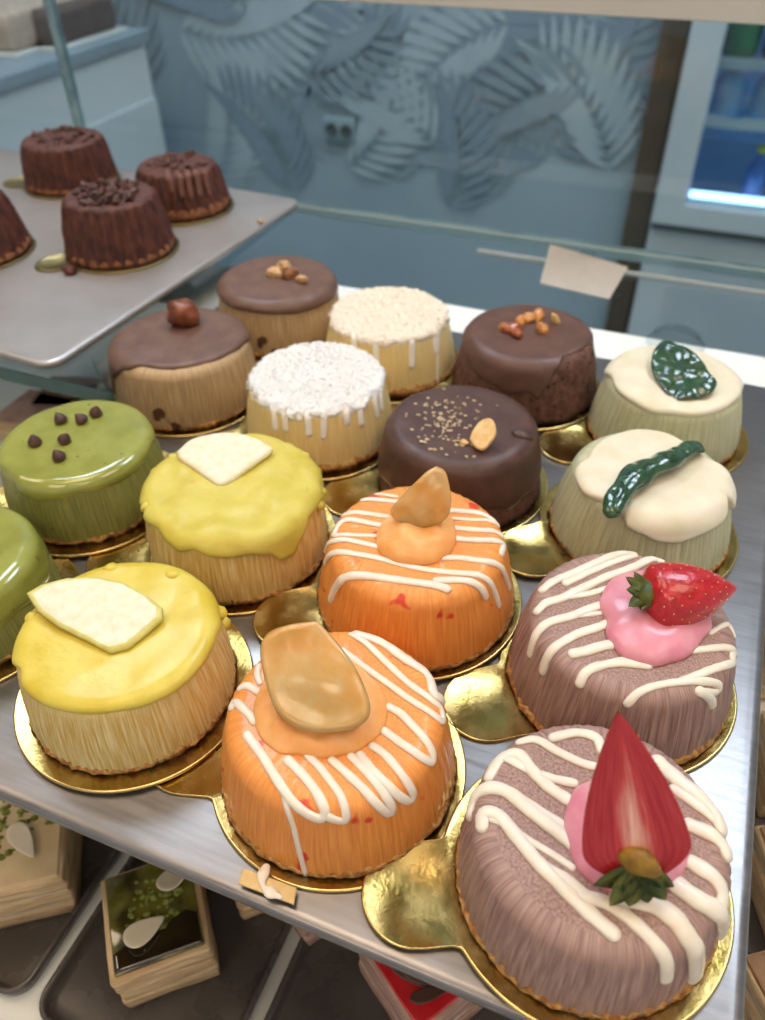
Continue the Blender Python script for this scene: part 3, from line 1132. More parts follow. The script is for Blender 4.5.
p0 = at(320, 728, zt + .0075)
out = [loc(c, atplane(px, py, p0, pl)) for px, py in zm(2.833, 205, 600, (320, 62), (372, 118), (425, 190), (462, 270), (470, 320), (450, 352), (400, 374), (310, 376), (235, 350), (195, 300), (168, 210), (160, 140), (185, 95), (250, 72))]
sl = obj('fruit_slice', slab(out, pl, .0040, .0004, .0022, 5, 160, nr=14), M['amber'], t)

c, t = start('orange2', 'orange_cake', 'orange cake with straight white drizzle lines and an upright amber fruit slice', group=G)
obj('sponge', c.body(60, .0004, 16, rough=.0004), M['orange_body'], t)
obj('crumb_crust', c.crust(.0004, 16, hgt=.003), M['crust'], t)
D = [
    ([(75, 520), (90, 480), (120, 447), (170, 438), (260, 448), (360, 462), (430, 472), (475, 483)], .0021),
    ([(440, 455), (520, 455), (570, 465), (600, 490), (610, 510)], .0018),
    ([(55, 390), (80, 360), (130, 360), (220, 375), (320, 400), (420, 420), (520, 430), (590, 440), (630, 470), (655, 540)], .0016),
    ([(50, 350), (80, 320), (130, 315), (200, 330), (248, 342)], .0016),
    ([(90, 300), (150, 297), (225, 300)], .0012),
    ([(70, 280), (90, 250), (140, 245), (245, 264)], .0017),
    ([(110, 215), (170, 220), (268, 234)], .0015),
    ([(182, 176), (230, 175), (300, 182)], .0015),
    ([(230, 155), (300, 163)], .0010),
    ([(488, 213), (560, 218), (610, 230), (650, 262)], .0016),
    ([(500, 240), (570, 245), (640, 255)], .0011),
    ([(505, 273), (580, 280), (640, 285), (665, 300)], .0016),
    ([(500, 310), (570, 315), (640, 318), (670, 330), (688, 350)], .0017),
    ([(440, 378), (520, 378), (600, 388), (650, 400), (675, 430), (690, 480)], .0017),
]
for i, (p, w) in enumerate(D):
    c.bead(zm(3.477, 310, 450, *p), w * .88, t, 'icing_drizzle', M['icing'], seed=i + 40)
zt = c.o.z + c.h
pts = [loc(c, at(px, py, zt + .001)) for px, py in zm(3.477, 310, 450, (230, 300), (240, 350), (285, 385), (350, 398), (430, 390), (490, 350), (508, 290), (490, 240), (430, 205), (350, 200), (280, 235))]
obj('orange_cream', dome(pts, .0085, c.h, 5, .2, 150, power=.45), M['orange_cream'], t)
pl = Vector((.28, -.80, .42)).normalized()
p0 = at(418, 525, zt + .0085)
out = [loc(c, atplane(px, py, p0, pl)) for px, py in zm(3.477, 310, 450, (440, 62), (472, 82), (488, 140), (492, 190), (478, 240), (420, 270), (350, 274), (295, 252), (278, 220), (300, 185), (360, 120), (405, 80))]
obj('fruit_slice', slab(out, pl, .0036, .0007, -.004, 6, 190, nr=14), M['amber'], t)

# --- mauve cakes with strawberries
G = 'mauve cakes with strawberries'
c, t = start('purple1', 'mauve_cake', 'mauve cake with thick cream drizzle and upright halved strawberry showing its cut face', group=G)
obj('sponge', c.body(58, .0007, 17), M['purple_body'], t)
obj('crumb_crust', c.crust(.0008, 17), M['crust'], t)
D = [
    ([(100, 303), (103, 275), (140, 278), (180, 325), (230, 385), (280, 435), (330, 485), (370, 522), (412, 558)], .0026),
    ([(120, 285), (160, 302), (210, 335), (265, 368), (315, 400)], .0013),
    ([(75, 272), (85, 235), (128, 212), (168, 226), (210, 262), (260, 300), (315, 345)], .0027),
    ([(190, 235), (240, 268), (300, 305)], .0018),
    ([(120, 185), (148, 142), (188, 132), (220, 170), (260, 210), (305, 240)], .0024),
    ([(160, 142), (205, 165), (255, 185), (320, 200)], .0018),
    ([(190, 102), (230, 97), (280, 125), (340, 152), (370, 160)], .0019),
    ([(270, 92), (325, 80), (372, 92), (385, 120)], .0020),
    ([(340, 470), (400, 487), (460, 530), (510, 580), (538, 622), (540, 662)], .0024),
    ([(250, 400), (300, 430), (350, 470)], .0022),
    ([(430, 472), (500, 485), (560, 525), (597, 575), (606, 655)], .0034),
    ([(560, 440), (620, 482), (668, 512), (684, 558)], .0033),
    ([(600, 390), (650, 422), (690, 462), (706, 500)], .0028),
    ([(595, 300), (650, 325), (690, 350), (708, 366)], .0027),
    ([(520, 150), (570, 195), (620, 235), (668, 270), (690, 300)], .0030),
    ([(560, 215), (620, 258), (672, 290)], .0022),
]
for i, (p, w) in enumerate(D):
    c.bead(zm(2.39, 440, 700, *p), w * .85, t, 'icing_drizzle', M['icing_cream'], seed=i + 80)
zt = c.o.z + c.h
pts = [loc(c, at(px, py, zt + .002)) for px, py in zm(2.39, 440, 700, (300, 260), (310, 350), (340, 410), (400, 450), (470, 470), (540, 450), (590, 400), (600, 320), (570, 250), (500, 200), (400, 180), (330, 200))]
obj('pink_cream', dome(pts, .008, c.h, 7, .12, 120), M['pink_cream'], t)
B0 = at(640, 876, zt + .010)
T0 = aty(618, 712, B0.y + .016)
nr_ = (CAM - (B0 + T0) / 2).normalized() + Vector((.1, 0, 0))
sk, ax, sd, nn = strawberry_half(loc(c, T0), loc(c, B0), .0138, .62, nr_, t)
bm = bmesh.new()
b0 = loc(c, B0) + nn * .0012
for a, L_, w in ((-2.75, .013, .003), (-2.3, .013, .0032), (-1.9, .012, .0032), (-1.5, .012, .003), (-1.1, .011, .003), (-.7, .010, .0026)):
    d = (sd * math.cos(a) + ax * math.sin(a) * .9)
    leaf_blade(bm, b0 + ax * .004, d, nn, L_, w, .1 + .12 * math.sin(a * 5))
obj('calyx_leaves', bm, M['calyx'], sk)
bm = bmesh.new()
lump(bm, b0 + ax * .0055, (.0062, .003, .0055), 3, .3)
obj('calyx_hull', bm, M['hull'] if 'hull' in M else mat('hull', '#7d5a1e', '#a8822c', 300, rough=.4, bump=.4), sk)

c, t = start('purple2', 'mauve_cake', 'mauve cake with thin white drizzle and a strawberry half lying on pink cream', group=G)
obj('sponge', c.body(58, .0008, 18), M['purple_body'], t)
obj('crumb_crust', c.crust(.0008, 18), M['crust'], t)
D = [
    ([(150, 172), (180, 147), (230, 127), (300, 95), (370, 62), (408, 62)], .0021),
    ([(215, 152), (280, 122), (350, 92), (410, 68)], .0018),
    ([(135, 232), (160, 207), (200, 196), (250, 172), (330, 135), (400, 110), (465, 76), (485, 92)], .0021),
    ([(210, 192), (280, 182), (335, 165)], .0016),
    ([(115, 350), (130, 302), (170, 262), (230, 246), (290, 222), (325, 212)], .0021),
    ([(235, 246), (290, 240), (335, 232)], .0012),
    ([(150, 400), (165, 360), (200, 322), (250, 295), (300, 280), (345, 262)], .0021),
    ([(235, 352), (270, 345), (320, 330), (355, 325)], .0024),
    ([(255, 435), (270, 407), (310, 387), (370, 378), (445, 385)], .0021),
    ([(310, 387), (370, 372), (440, 362), (520, 350), (600, 340), (688, 340), (703, 355), (690, 375), (620, 400), (540, 430)], .0017),
    ([(390, 490), (420, 462), (470, 442), (540, 432), (620, 430), (648, 440), (640, 458), (590, 460)], .0017),
    ([(592, 456), (620, 472), (628, 495)], .0022),
    ([(625, 292), (680, 262), (694, 266), (690, 300)], .0012),
    ([(510, 120), (560, 122), (575, 134)], .0022),
]
for i, (p, w) in enumerate(D):
    c.bead(zm(2.833, 490, 530, *p), w * .88, t, 'icing_drizzle', M['icing_cream'], seed=i + 120)
zt = c.o.z + c.h
pts = [loc(c, at(px, py, zt + .002)) for px, py in zm(2.833, 490, 530, (312, 190), (330, 250), (340, 310), (380, 355), (450, 378), (530, 365), (600, 310), (632, 260), (600, 200), (530, 140), (450, 115), (370, 125))]
obj('pink_cream', dome(pts, .0078, c.h, 9, .15, 110, power=.4), M['pink_cream'], t)
B0 = at(643, 598, zt + .009)
T0 = at(737, 588, zt + .012)
sk, ax, sd, nn = strawberry_half(loc(c, T0), loc(c, B0),   .0122, .85, Vector((.15, .55, -1)), t, pw=2.3)
bm = bmesh.new()
b0 = loc(c, B0)
for a, L_, w in ((-2.2, .008, .002), (-1.85, .011, .0024), (-1.5, .009, .0024), (-1.2, .010, .0022), (-.8, .009, .002)):
    d = (sd * math.cos(a) * 1.1 + ax * math.sin(a) * .55 - nn * .2)
    leaf_blade(bm, b0 + ax * .001 - nn * .004, d, -nn, L_, w, .1)
obj('calyx_leaves', bm, M['calyx'], sk)
bm = bmesh.new()
lump(bm, b0 - nn * .003 + ax * .0005, (.0032, .0058, .0058), 3, .3)
obj('calyx_hull', bm, M['calyx'], sk)

# broken wafer with a blob of icing at the foot of the front orange cake
pts = [at(px, py, .0021) for px, py in ((245, 857), (298, 879), (296, 903), (240, 880))]
cen = sum(pts, Vector()) / 4
t = thing('wafer_shard', 'small beige wafer shard with white icing beneath the front orange cake', 'wafer', (cen.x, cen.y, .0031))
pts = [at(px, py, .0031) - Vector((cen.x, cen.y, .0031)) for px, py in ((243, 868), (297, 888), (294, 905), (238, 884))]
obj('wafer', slab(pts, Vector((0, 0, 1)), .0010, 0, 0, 1, smoothpts=False), M['wafer'], t, False)
q = [at(px, py, .0040) - Vector((cen.x, cen.y, .0031)) for px, py in ((266, 868), (262, 880), (266, 890), (280, 897))]
bm = bmesh.new()
pp = catmull(q, .001)
tube(bm, pp, [Vector((0, 0, 1))] * len(pp), [.0014 + .0006 * math.sin(i) for i in range(len(pp))], .5, .2)
obj('icing_blob', bm, M['icing'], t)


# ------------------------------------------------------------------ trays
def sheet_tray(lo, hi, z, rad, thick, lipdrop=.006):
    """flat sheet tray with rounded corners and a turned-down rim, top at z"""
    bm = bmesh.new()
    loop = []
    for cx, cy, a0 in ((hi[0] - rad, hi[1] - rad, 0), (lo[0] + rad, hi[1] - rad, 90), (lo[0] + rad, lo[1] + rad, 180), (hi[0] - rad, lo[1] + rad, 270)):
        for i in range(9):
            a = math.radians(a0 + i * 90 / 8)
            loop.append((cx, cy, math.cos(a), math.sin(a)))
    rows = []
    for k, dz in ((rad - .0035, 0), (rad - .0012, -.0002), (rad - .0003, -.0008), (rad, -.0018), (rad, -lipdrop), (rad - .0012, -lipdrop), (rad - .0016, -thick)):
        rows.append([bm.verts.new((cx + c_ * k, cy + s_ * k, z + dz)) for cx, cy, c_, s_ in loop])
    n = len(loop)
    for a, b in zip(rows, rows[1:]):
        for i in range(n):
            bm.faces.new((a[i], a[(i + 1) % n], b[(i + 1) % n], b[i]))
    bm.faces.new(rows[0])
    bm.faces.new(rows[-1][::-1])
    return bm


o = obj('serving_tray', sheet_tray((-.302, .083), (.064, .456), 0, .008, .0015, .004), M['steel'])
tag(o, 'large flat steel tray carrying the colourful round cakes on gold boards', 'tray')
bm = sheet_tray((-.80, 0), (0, .272), 0, .011, .0015, .004)
o = obj('serving_tray', bm, M['steel_soft'], None, True, (-.310, .281, .0342))
o.rotation_euler = (0, 0, math.radians(-4.0))
tag(o, 'dull grey metal tray on glass shelf carrying the dark lava cakes', 'tray')


# ------------------------------------------------------------------ lava cakes on the glass shelf
LZ = .0344
LV = [
    ((-.3655, .4235), .0360, .0298, .0365, 0),
    ((-.3684, .5060), .0350, .0285, .0305, 1),
    ((-.4835, .5215), .0355, .0310, .0335, 2),
    ((-.460, .385), .038, .030, .0365, 3),
]
LT = [
    'dark brown fluted cake heaped with chocolate shavings, front one on grey tray',
    'brown fluted cake with chocolate drips on its side, rightmost on grey tray',
    'dark brown fluted cake at the back of grey tray, before the white counter',
    'dark brown fluted cake cut off by the left frame edge on grey tray',
]
LB = [
    'gold board with small tab under the front shavings-topped dark cake',
    'gold board under the rightmost dark cake on the grey tray',
    'gold board under the dark cake at the back of the grey tray',
    'gold board under the dark cake cut off by the left edge',
]
for i, ((x, y), rb, rt, h, _) in enumerate(LV):
    board(x, y, LZ, rb + .003, math.radians((232, 230, 200, 285)[i]), rb + .022, .012, LB[i], 'gold_dull')
    c = Cake(x, y, rb, rt, h, LZ + .0014, .0035, .003)
    t = thing('fluted_chocolate_cake', LT[i], 'cake', c.o, 'dark fluted cakes on the grey tray')
    obj('sponge', c.body(28, .0017, 20 + i, rough=.0005), M['lava_body'], t)
    obj('sponge_foot', c.crust(.0004, 20 + i, hgt=.008 if i == 1 else .005), M['lava_sponge'], t)
    bm = bmesh.new()
    for k in range((70, 26, 40, 40)[i]):
        a, r = random.uniform(0, 2 * PI), rt * (.75 if i == 0 else .8) * math.sqrt(random.random())
        s_ = random.uniform(.0012, .0028)
        hz = .003 * (1 - r / rt) * (1 if i == 0 else .3)
        lump(bm, (r * math.cos(a), r * math.sin(a), h + .0008 + hz * random.random()), (s_ * 1.5, s_, s_ * .8), k, .6, rot3(random.random(), random.random(), random.random() * 6), freq=2, sub=1)
    o = obj('chocolate_shavings', bm, M['choc_shaving'], t, False)
    o['kind'] = 'stuff'
    if i == 1:
        for k, (px, py, qy) in enumerate(((168, 172, 190), (178, 172, 194), (187, 172, 196), (196, 172, 195), (205, 174, 193))):
            c.bead([(px, py), (px + 2, (py + qy) / 2), (px + 4, qy)], .0022, t, 'chocolate_drip', M['choc_drip'], seed=k)
for k, (px, py, r, lb) in enumerate(((70, 272, .004, 'dark chocolate crumb lying by the gold tab of front fluted cake'), (261, 222, .0022, 'tiny pale crumb on the grey tray near its right edge'))):
    p = at(px, py, LZ + .001)
    bm = bmesh.new()
    lump(bm, (0, 0, r * .62), (r * 1.3, r, r * .7), k, .4)
    tag(obj('cake_crumb', bm, M['lava_body'] if k == 0 else M['walnut'], None, True, (p.x, p.y, LZ)), lb, 'crumb')

# ------------------------------------------------------------------ glass shelf under the grey tray
bm = bmesh.new()
out = [(-.95, .277), (-.267, .277), (-.303, .305), (-.303, .553), (-.95, .553)]
lo_ = [bm.verts.new((x, y, .0205)) for x, y in out]
hi_ = [bm.verts.new((x, y, .0295)) for x, y in out]
bm.faces.new(hi_)
bm.faces.new(lo_[::-1])
for i in range(5):
    bm.faces.new((lo_[i], lo_[(i + 1) % 5], hi_[(i + 1) % 5], hi_[i]))
bm.normal_update()
for f in bm.faces:
    if abs(f.normal.y) > .5:
        f.material_index = 1
o = obj('glass_shelf', bm, [M['glass'], M['glass_edge']], None, False)
tag(o, 'glass shelf with green edge under the grey tray of dark cakes', 'shelf')

# ------------------------------------------------------------------ the display case
case = thing('display_case', 'pastry display case with white rear ledge, glass front and beige top bar', 'display case', (0, .3, -.85))


def cpart(name, bm, mt, smooth=False, parent=None):
    o = obj(name, bm, mt, parent or case, smooth)
    if parent is None:
        o.location = (0, -.3, .85)
    return o


cpart('ledge', box((-1.0, .43, -.030), (.9, .50, -.0042), .002), M['white_paint'])
bm = bmesh.new()
add_box(bm, (-1.0, .5004, -.0132), (.9, .634, -.0052), .0004)
for f in bm.faces:
    if f.normal.y < -.5:
        f.material_index = 1
cpart('deck_glass', bm, [M['glass'], M['pane_edge']])
cpart('price_rail', box((-.16, .589, -.005), (.9, .5935, -.0020), .0008), mat('clear_rail', '#b9c6c8', rough=.2))
for i, (x0, x1) in enumerate(((-1.0, -.571), (-.562, .9))):
    bm = bmesh.new()
    add_box(bm, (x0, .636, -.005), (x1, .642, .1535), .0005)
    for f in bm.faces:
        if abs(f.normal.y) < .5:
            f.material_index = 1
    cpart('front_pane', bm, [M['glass'], M['pane_edge']])
cpart('pane_joint', box((-.5705, .6365, -.005), (-.5625, .6415, .152), .0005), M['pane_edge'])
cpart('pane_channel', box((-1.0, .6345, -.0132), (.9, .6430, -.0052), .001), mat('channel', '#b9c9cc', rough=.3))
cpart('top_bar', box((-1.0, .625, .154), (.9, .72, .22), .001), M['beige_paint'])
cpart('lower_shelf', box((-1.0, -.02, -.166), (.9, .486, -.152), .002), M['white_paint'])
cpart('base_cabinet', box((-1.0, -.02, -.85), (.9, .50, -.167), .004), M['white_paint'])
cpart('front_panel', box((-1.0, .4875, -.166), (.9, .4995, -.0305), .001), M['white_paint'])
for x in (-.25, -.02):
    bm = bmesh.new()
    add_box(bm, (x - .008, .10, -.022), (x + .008, .45, -.0042), .001)
    add_box(bm, (x - .008, .44, -.152), (x + .008, .458, -.022), .001)
    cpart('tray_bracket', bm, M['steel'])
for x in (-.90, -.60, -.40):
    cpart('shelf_bracket', box((x - .006, .44, -.0043), (x + .006, .498, .0203), .001), M['steel'])
cpart('shelf_bracket', box((-.93, .30, -.152), (-.918, .45, .0203), .001), M['steel'])

# price card leaning in the rail
ct = thing('price_card', 'small beige price card seen from behind on the glass deck', 'card', (at(590, 272, 0).x, .59, 0))
b_ = [at(px, py, -.0048) for px, py in ((540, 283), (609, 299))]
tp = [at(px, py, .006) for px, py in ((550, 244), (628, 267))]
bm = bmesh.new()
o4 = ct.location
vs = [v - o4 for v in (b_[0], b_[1], tp[1], tp[0])]
nn = (vs[1] - vs[0]).cross(vs[3] - vs[0]).normalized()
add = [bm.verts.new(v) for v in vs] + [bm.verts.new(v - nn * .0012) for v in vs]
bm.faces.new(add[:4])
bm.faces.new(add[4:][::-1])
for i in range(4):
    bm.faces.new((add[i], add[(i + 1) % 4], add[4 + (i + 1) % 4], add[4 + i]))
obj('card', bm, M['card'], ct, False)
bm = bmesh.new()
pm = (vs[2] + vs[3]) / 2
add_box(bm, (pm.x - .006, pm.y - .004, pm.z - .004), (pm.x + .006, pm.y + .003, pm.z + .003), .001)
obj('clip', bm, M['clear_plastic'], ct, False)

# clear plastic lid on the ledge behind the pale green cake
p = at(676, 341, 0)
bm = bmesh.new()
lathe(bm, [(0, .0072), (.0135, .0072), (.0155, .006), (.0168, .001), (.0185, 0.0004), (.0185, 0), (.0162, 0), (.0148, .005), (.0130, .0062), (0, .0062)], 40)
tag(obj('plastic_lid', bm, M['clear_plastic'], None, True, (p.x, p.y + .004, -.0041)), 'clear round plastic lid on white ledge behind the flat-leaf cake', 'lid')

# ------------------------------------------------------------------ pastries on the lower shelf
SZ = -.1518


def pastry_tray(x0, x1, y0, y1, label):
    bm = bmesh.new()
    rad = .012
    loop = []
    for cx, cy, a0 in ((x1 - rad, y1 - rad, 0), (x0 + rad, y1 - rad, 90), (x0 + rad, y0 + rad, 180), (x1 - rad, y0 + rad, 270)):
        for i in range(7):
            a = math.radians(a0 + i * 15)
            loop.append((cx, cy, math.cos(a), math.sin(a)))
    rows = []
    for k, z in ((rad - .006, .0015), (rad - .0045, .002), (rad - .003, .008), (rad - .0022, .0095), (rad - .0008, .0095), (rad, .0088), (rad - .0016, .0005), (rad - .003, 0)):
        rows.append([bm.verts.new((cx + c_ * k, cy + s_ * k, z)) for cx, cy, c_, s_ in loop])
    n = len(loop)
    for a, b in zip(rows, rows[1:]):
        for i in range(n):
            bm.faces.new((a[i], a[(i + 1) % n], b[(i + 1) % n], b[i]))
    bm.faces.new(rows[0])
    bm.faces.new(rows[-1][::-1])
    return tag(obj('pastry_tray', bm, M['tray_plastic'], None, True, (0, 0, SZ)), label, 'tray', 'shallow grey trays on the lower shelf')


pastry_tray(-.330, -.2035, .052, .30, 'leftmost shallow grey tray on the lower shelf, holding the layered pistachio pastries')
pastry_tray(-.196, -.1035, .050, .30, 'shallow grey tray on lower shelf under the glossy pistachio square')
pastry_tray(-.097, .012, .052, .30, 'shallow grey tray on lower shelf under the red-topped pastry')
pastry_tray(.045, .34, .052, .30, 'shallow grey tray on lower shelf right of the big steel tray')

P_side = mat('pastry_layers', '#b99a70', '#d8bd92', 1, (40, 40, 420), 'Object', .75, bump=.6, lo=.42, hi=.58)
P_pink = mat('pink_layers', '#a98574', '#c9a594', 1, (40, 40, 420), 'Object', .75, bump=.6, lo=.42, hi=.58)
P_olive = mat('olive_gel', '#75702a', '#3a3414', 55, rough=.08, coat=.8, lo=.45, hi=.62)
P_cream = mat('cream_top', '#cdb488', '#d9c49a', 80, rough=.5)
P_lemon = mat('lemon_top', '#d3c368', '#ddd080', 80, rough=.35, coat=.3)
P_red = mat('red_gel', '#c01a20', '#d23030', 80, rough=.15, coat=.7)
P_brown = mat('brown_top', '#7a5638', '#94704c', 120, rough=.6, bump=.4)
P_pist = mat('pistachio', '#5d6424', '#8d9440', 400, rough=.7, bump=.5)
P_white = mat('white_chocolate', '#d8ccae', '#e2d8bf', 80, rough=.4)
P_dkch = mat('dark_shard', '#4a3028', '#5e4238', 80, rough=.4)


def pastry(name, label, x, y, rz, wx, wy, h, side, top, deco=(), group=None, nubs=0, seed=0, sauce=False):
    t = thing(name, label, 'pastry', (x, y, SZ + .0016), group, rz)
    rnd = random.Random(seed)
    # stacked puff layers, each a little out of line
    nl = 3
    for k in range(nl):
        z0, z1 = h * k / nl, h * (k + 1) / nl - (.0012 if k < nl - 1 else 0)
        bm = bmesh.new()
        add_box(bm, (-wx / 2 + rnd.uniform(-.0008, .0008), -wy / 2 + rnd.uniform(-.0008, .0008), z0), (wx / 2 + rnd.uniform(-.0008, .0008), wy / 2 + rnd.uniform(-.0008, .0008), z1), .0016)
        bmesh.ops.subdivide_edges(bm, edges=bm.edges[:], cuts=3, use_grid_fill=True)
        for v in bm.verts:
            v.co += Vector((nz(v.co.x, v.co.y, v.co.z + seed, 300), nz(v.co.y, v.co.z, v.co.x + seed, 300), 0)) * .0010
        obj('puff_layer', bm, side, t)
        if k < nl - 1:
            obj('cream_layer', box((-wx / 2 + .001, -wy / 2 + .001, z1 - .0004), (wx / 2 - .001, wy / 2 - .001, z1 + .0016), .0004), M['cream_cap'], t)
    bm = box((-wx / 2 + .0016, -wy / 2 + .0016, h - .0008), (wx / 2 - .0016, wy / 2 - .0016, h + .0016), .0008)
    obj('top_glaze', bm, top, t)
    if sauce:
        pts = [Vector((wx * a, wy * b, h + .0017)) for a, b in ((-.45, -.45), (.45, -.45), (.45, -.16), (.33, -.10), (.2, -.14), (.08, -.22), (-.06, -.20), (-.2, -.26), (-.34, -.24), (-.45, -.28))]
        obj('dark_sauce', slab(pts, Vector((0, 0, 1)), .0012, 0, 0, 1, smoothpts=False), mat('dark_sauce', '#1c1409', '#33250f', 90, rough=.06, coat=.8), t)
    if nubs:
        bm = bmesh.new()
        for k in range(nubs):
            s_ = rnd.uniform(.0007, .0018)
            lump(bm, (rnd.gauss(0, wx * .16), rnd.gauss(0.1 * wy, wy * .16), h + .0018), (s_ * 1.3, s_, s_), k, .5, sub=1)
        o = obj('pistachio_crumbs', bm, P_pist, t, False)
        o['kind'] = 'stuff'
    for k, (dx, dy, a, L_, W_, mt, tilt) in enumerate(deco):
        pts = []
        for i in range(16):
            u = i / 16 * 2 * PI
            r = L_ * (.5 + .5 * math.cos(u))
            xx = L_ * (math.cos(u)) * .5
            yy = W_ * math.sin(u) * (1 - .55 * math.cos(u)) * .5
            pts.append(Vector((xx, yy, 0)))
        R = rot3(0, tilt, a)
        pts = [R @ p + Vector((dx, dy, h + .0042 + abs(math.sin(tilt)) * L_ * .35)) for p in pts]
        obj('chocolate_shard', slab(pts, R @ Vector((0, 0, 1)), .0014, 0, .0008, k, nr=5), mt, t)
    return t


PG = 'square layered pastries on the lower shelf'
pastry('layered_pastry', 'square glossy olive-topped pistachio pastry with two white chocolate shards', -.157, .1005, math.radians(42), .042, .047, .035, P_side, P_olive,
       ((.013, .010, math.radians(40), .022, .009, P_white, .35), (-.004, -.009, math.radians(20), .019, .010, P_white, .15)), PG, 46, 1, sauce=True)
pastry('layered_pastry', 'large beige layered pastry with pistachio crumbs cut off at lower left corner', -.2437, .101, math.radians(36), .058, .052, .036, P_side, P_cream,
       ((.012, -.006, math.radians(-60), .020, .009, P_white, .3),), PG, 60, 2)
pastry('layered_pastry', 'beige pistachio pastry behind the one at lower left, mostly under steel tray', -.270, .168, math.radians(36), .05, .05, .034, P_side, P_cream, (), PG, 60, 3)
pastry('layered_pastry', 'pale lemon-topped pastry peeping out behind the olive-topped square', -.128, .152, math.radians(42), .040, .042, .030, P_side, P_lemon, (), PG, 0, 4)
pastry('layered_pastry', 'red jelly-topped pastry with brown and white chocolate shards under tray edge', -.036, .130, math.radians(-33), .046, .046, .036, P_pink, P_red,
       ((.006, -.012, .5, .024, .005, P_dkch, .1), (.010, -.007, .75, .024, .006, P_dkch, .15), (.015, -.010, 1.3, .020, .005, P_dkch, .2), (.012, .002, .9, .022, .007, P_white, .3), (.004, .006, .5, .022, .008, P_white, .3), (-.010, .004, .3, .018, .008, P_white, .2)), PG, 0, 5)
pastry('layered_pastry', 'pinkish pastry corner left of the red-topped pastry under tray edge', -.098, .152, math.radians(-33), .040, .046, .034, P_pink, P_red, (), PG, 0, 6)
for k, (px, py, lb, tp) in enumerate(((775, 640, 'brown pastry seen right of the steel tray beside the rear mauve cake', P_brown), (776, 745, 'cream-topped pastry seen at right edge between the two mauve cakes', P_cream), (778, 860, 'brown pastry at right edge beside the front mauve cake', P_brown), (770, 985, 'brown pastry at the lower right corner of the picture', P_brown))):
    p = at(px, py, -.12)
    pastry('layered_pastry', lb, p.x + .018, p.y, .2 * k, .046, .046, .034, P_side, tp, ((0, 0, .5, .02, .01, P_white, .2),) if k == 1 else (), PG, 0, 10 + k)
for k, (px, py, lb, tp) in enumerate(((28, 420, 'pink-topped pastry deep under the glass shelf behind the chip-topped green cake', P_pink), (62, 402, 'brown-topped pastry deep under glass shelf nearest its green edge', P_brown), (95, 408, 'cream-topped pastry deep under the glass shelf beside hazelnut cake', P_cream))):
    p = at(px, py, -.12)
    pastry('layered_pastry', lb, p.x, p.y + .01, .3 * k, .052, .05, .034, P_side, tp, (), PG, 0, 20 + k)

# ------------------------------------------------------------------ the room beyond
WY = 1.75
FLZ, CLZ = -.85, 1.75
# wallpaper with palm fronds printed on it
wall_m = mat('wallpaper', '#8da2b0', '#9aaebb', 2.2, rough=.7)
leaf_d = mat('wallpaper_leaf_dark', '#788d9d', '#8094a4', 12, rough=.7)
leaf_l = mat('wallpaper_leaf_light', '#9fb1bc', '#a8b9c3', 12, rough=.7)
leaf_g = mat('wallpaper_leaf_grey', '#8496a2', '#8c9daa', 12, rough=.7)
bm = bmesh.new()
add_box(bm, (-3.2, WY, FLZ), (-.115, WY + .1, CLZ))
rw = random.Random(5)


def frond(x, z, ang, L_, n, mi, spread=.95, bend=.5, layer=0):
    yy = WY - .0008 - .0009 * layer

    def spine(t):
        a = ang + bend * (t - .3)
        return x + L_ * t * math.cos(a), z + L_ * t * math.sin(a), a
    n = max(8, int(n * .9))
    for i in range(n):
        t = .08 + .9 * i / n
        sx, sz, a = spine(t)
        ll = L_ * .46 * math.sin(PI * (.15 + .8 * t)) ** .7
        for sgn in (-1, 1):
            la = a + sgn * (spread - .45 * t)
            dx, dz = math.cos(la), math.sin(la)
            px_, pz_ = -dz, dx
            w = ll * .088
            bow = -sgn * .10 * ll
            y2 = yy - (i * 2 + (sgn > 0)) * .00003
            L1 = [(0, 0), (.2, .75), (.5, 1), (.8, .6), (1, 0), (.8, -.6), (.5, -1), (.2, -.75)]
            q = [(sx + dx * ll * u + px_ * (w * v + bow * u * u), sz + dz * ll * u + pz_ * (w * v + bow * u * u)) for u, v in L1]
            f = bm.faces.new([bm.verts.new((a_, y2, b_)) for a_, b_ in q])
            f.material_index = mi


def P2(px, py):
    p = aty(px, py, WY)
    return p.x, p.z


for (px, py, deg, L_, n, mi, ly) in (
    (395, 15, 200, .30, 13, 1, 0), (395, 60, 20, .34, 14, 1, 1), (330, 40, 60, .28, 12, 2, 0), (385, 120, 80, .22, 10, 1, 2), (400, 190, 100, .30, 14, 3, 3),
    (230, 140, 15, .34, 15, 3, 0), (270, 110, 75, .24, 11, 1, 1), (200, 70, 30, .34, 14, 3, 2), (170, 25, -10, .36, 14, 2, 3), (215, 190, 60, .30, 14, 2, 4),
    (470, 60, 10, .34, 14, 1, 0), (520, 20, 200, .30, 13, 2, 2), (560, 160, 165, .34, 16, 1, 3), (540, 150, 40, .30, 14, 1, 4), (500, 205, 120, .30, 14, 3, 5),
    (610, 180, 110, .30, 14, 2, 6), (600, 80, 190, .28, 12, 3, 7), (440, 150, 140, .26, 12, 2, 8), (300, 200, 110, .30, 14, 1, 6), (345, 170, 40, .26, 12, 2, 7),
    (150, 90, 100, .3, 13, 3, 8), (450, 215, 75, .26, 12, 1, 9), (255, 20, 150, .3, 13, 1, 9), (300, 75, 10, .24, 11, 3, 10)):
    x, z = P2(px, py)
    frond(x, z, math.radians(deg), L_, n, mi, layer=ly)
for i in range(26):
    frond(rw.uniform(-3.1, -1.5), rw.uniform(-.7, 1.5), rw.uniform(0, 6.3), .34, 13, rw.choice((1, 2, 3)), layer=i % 11)
wl = struct('wall_back', bm, wall_m)
for x in (leaf_d, leaf_l, leaf_g):
    wl.data.materials.append(x)
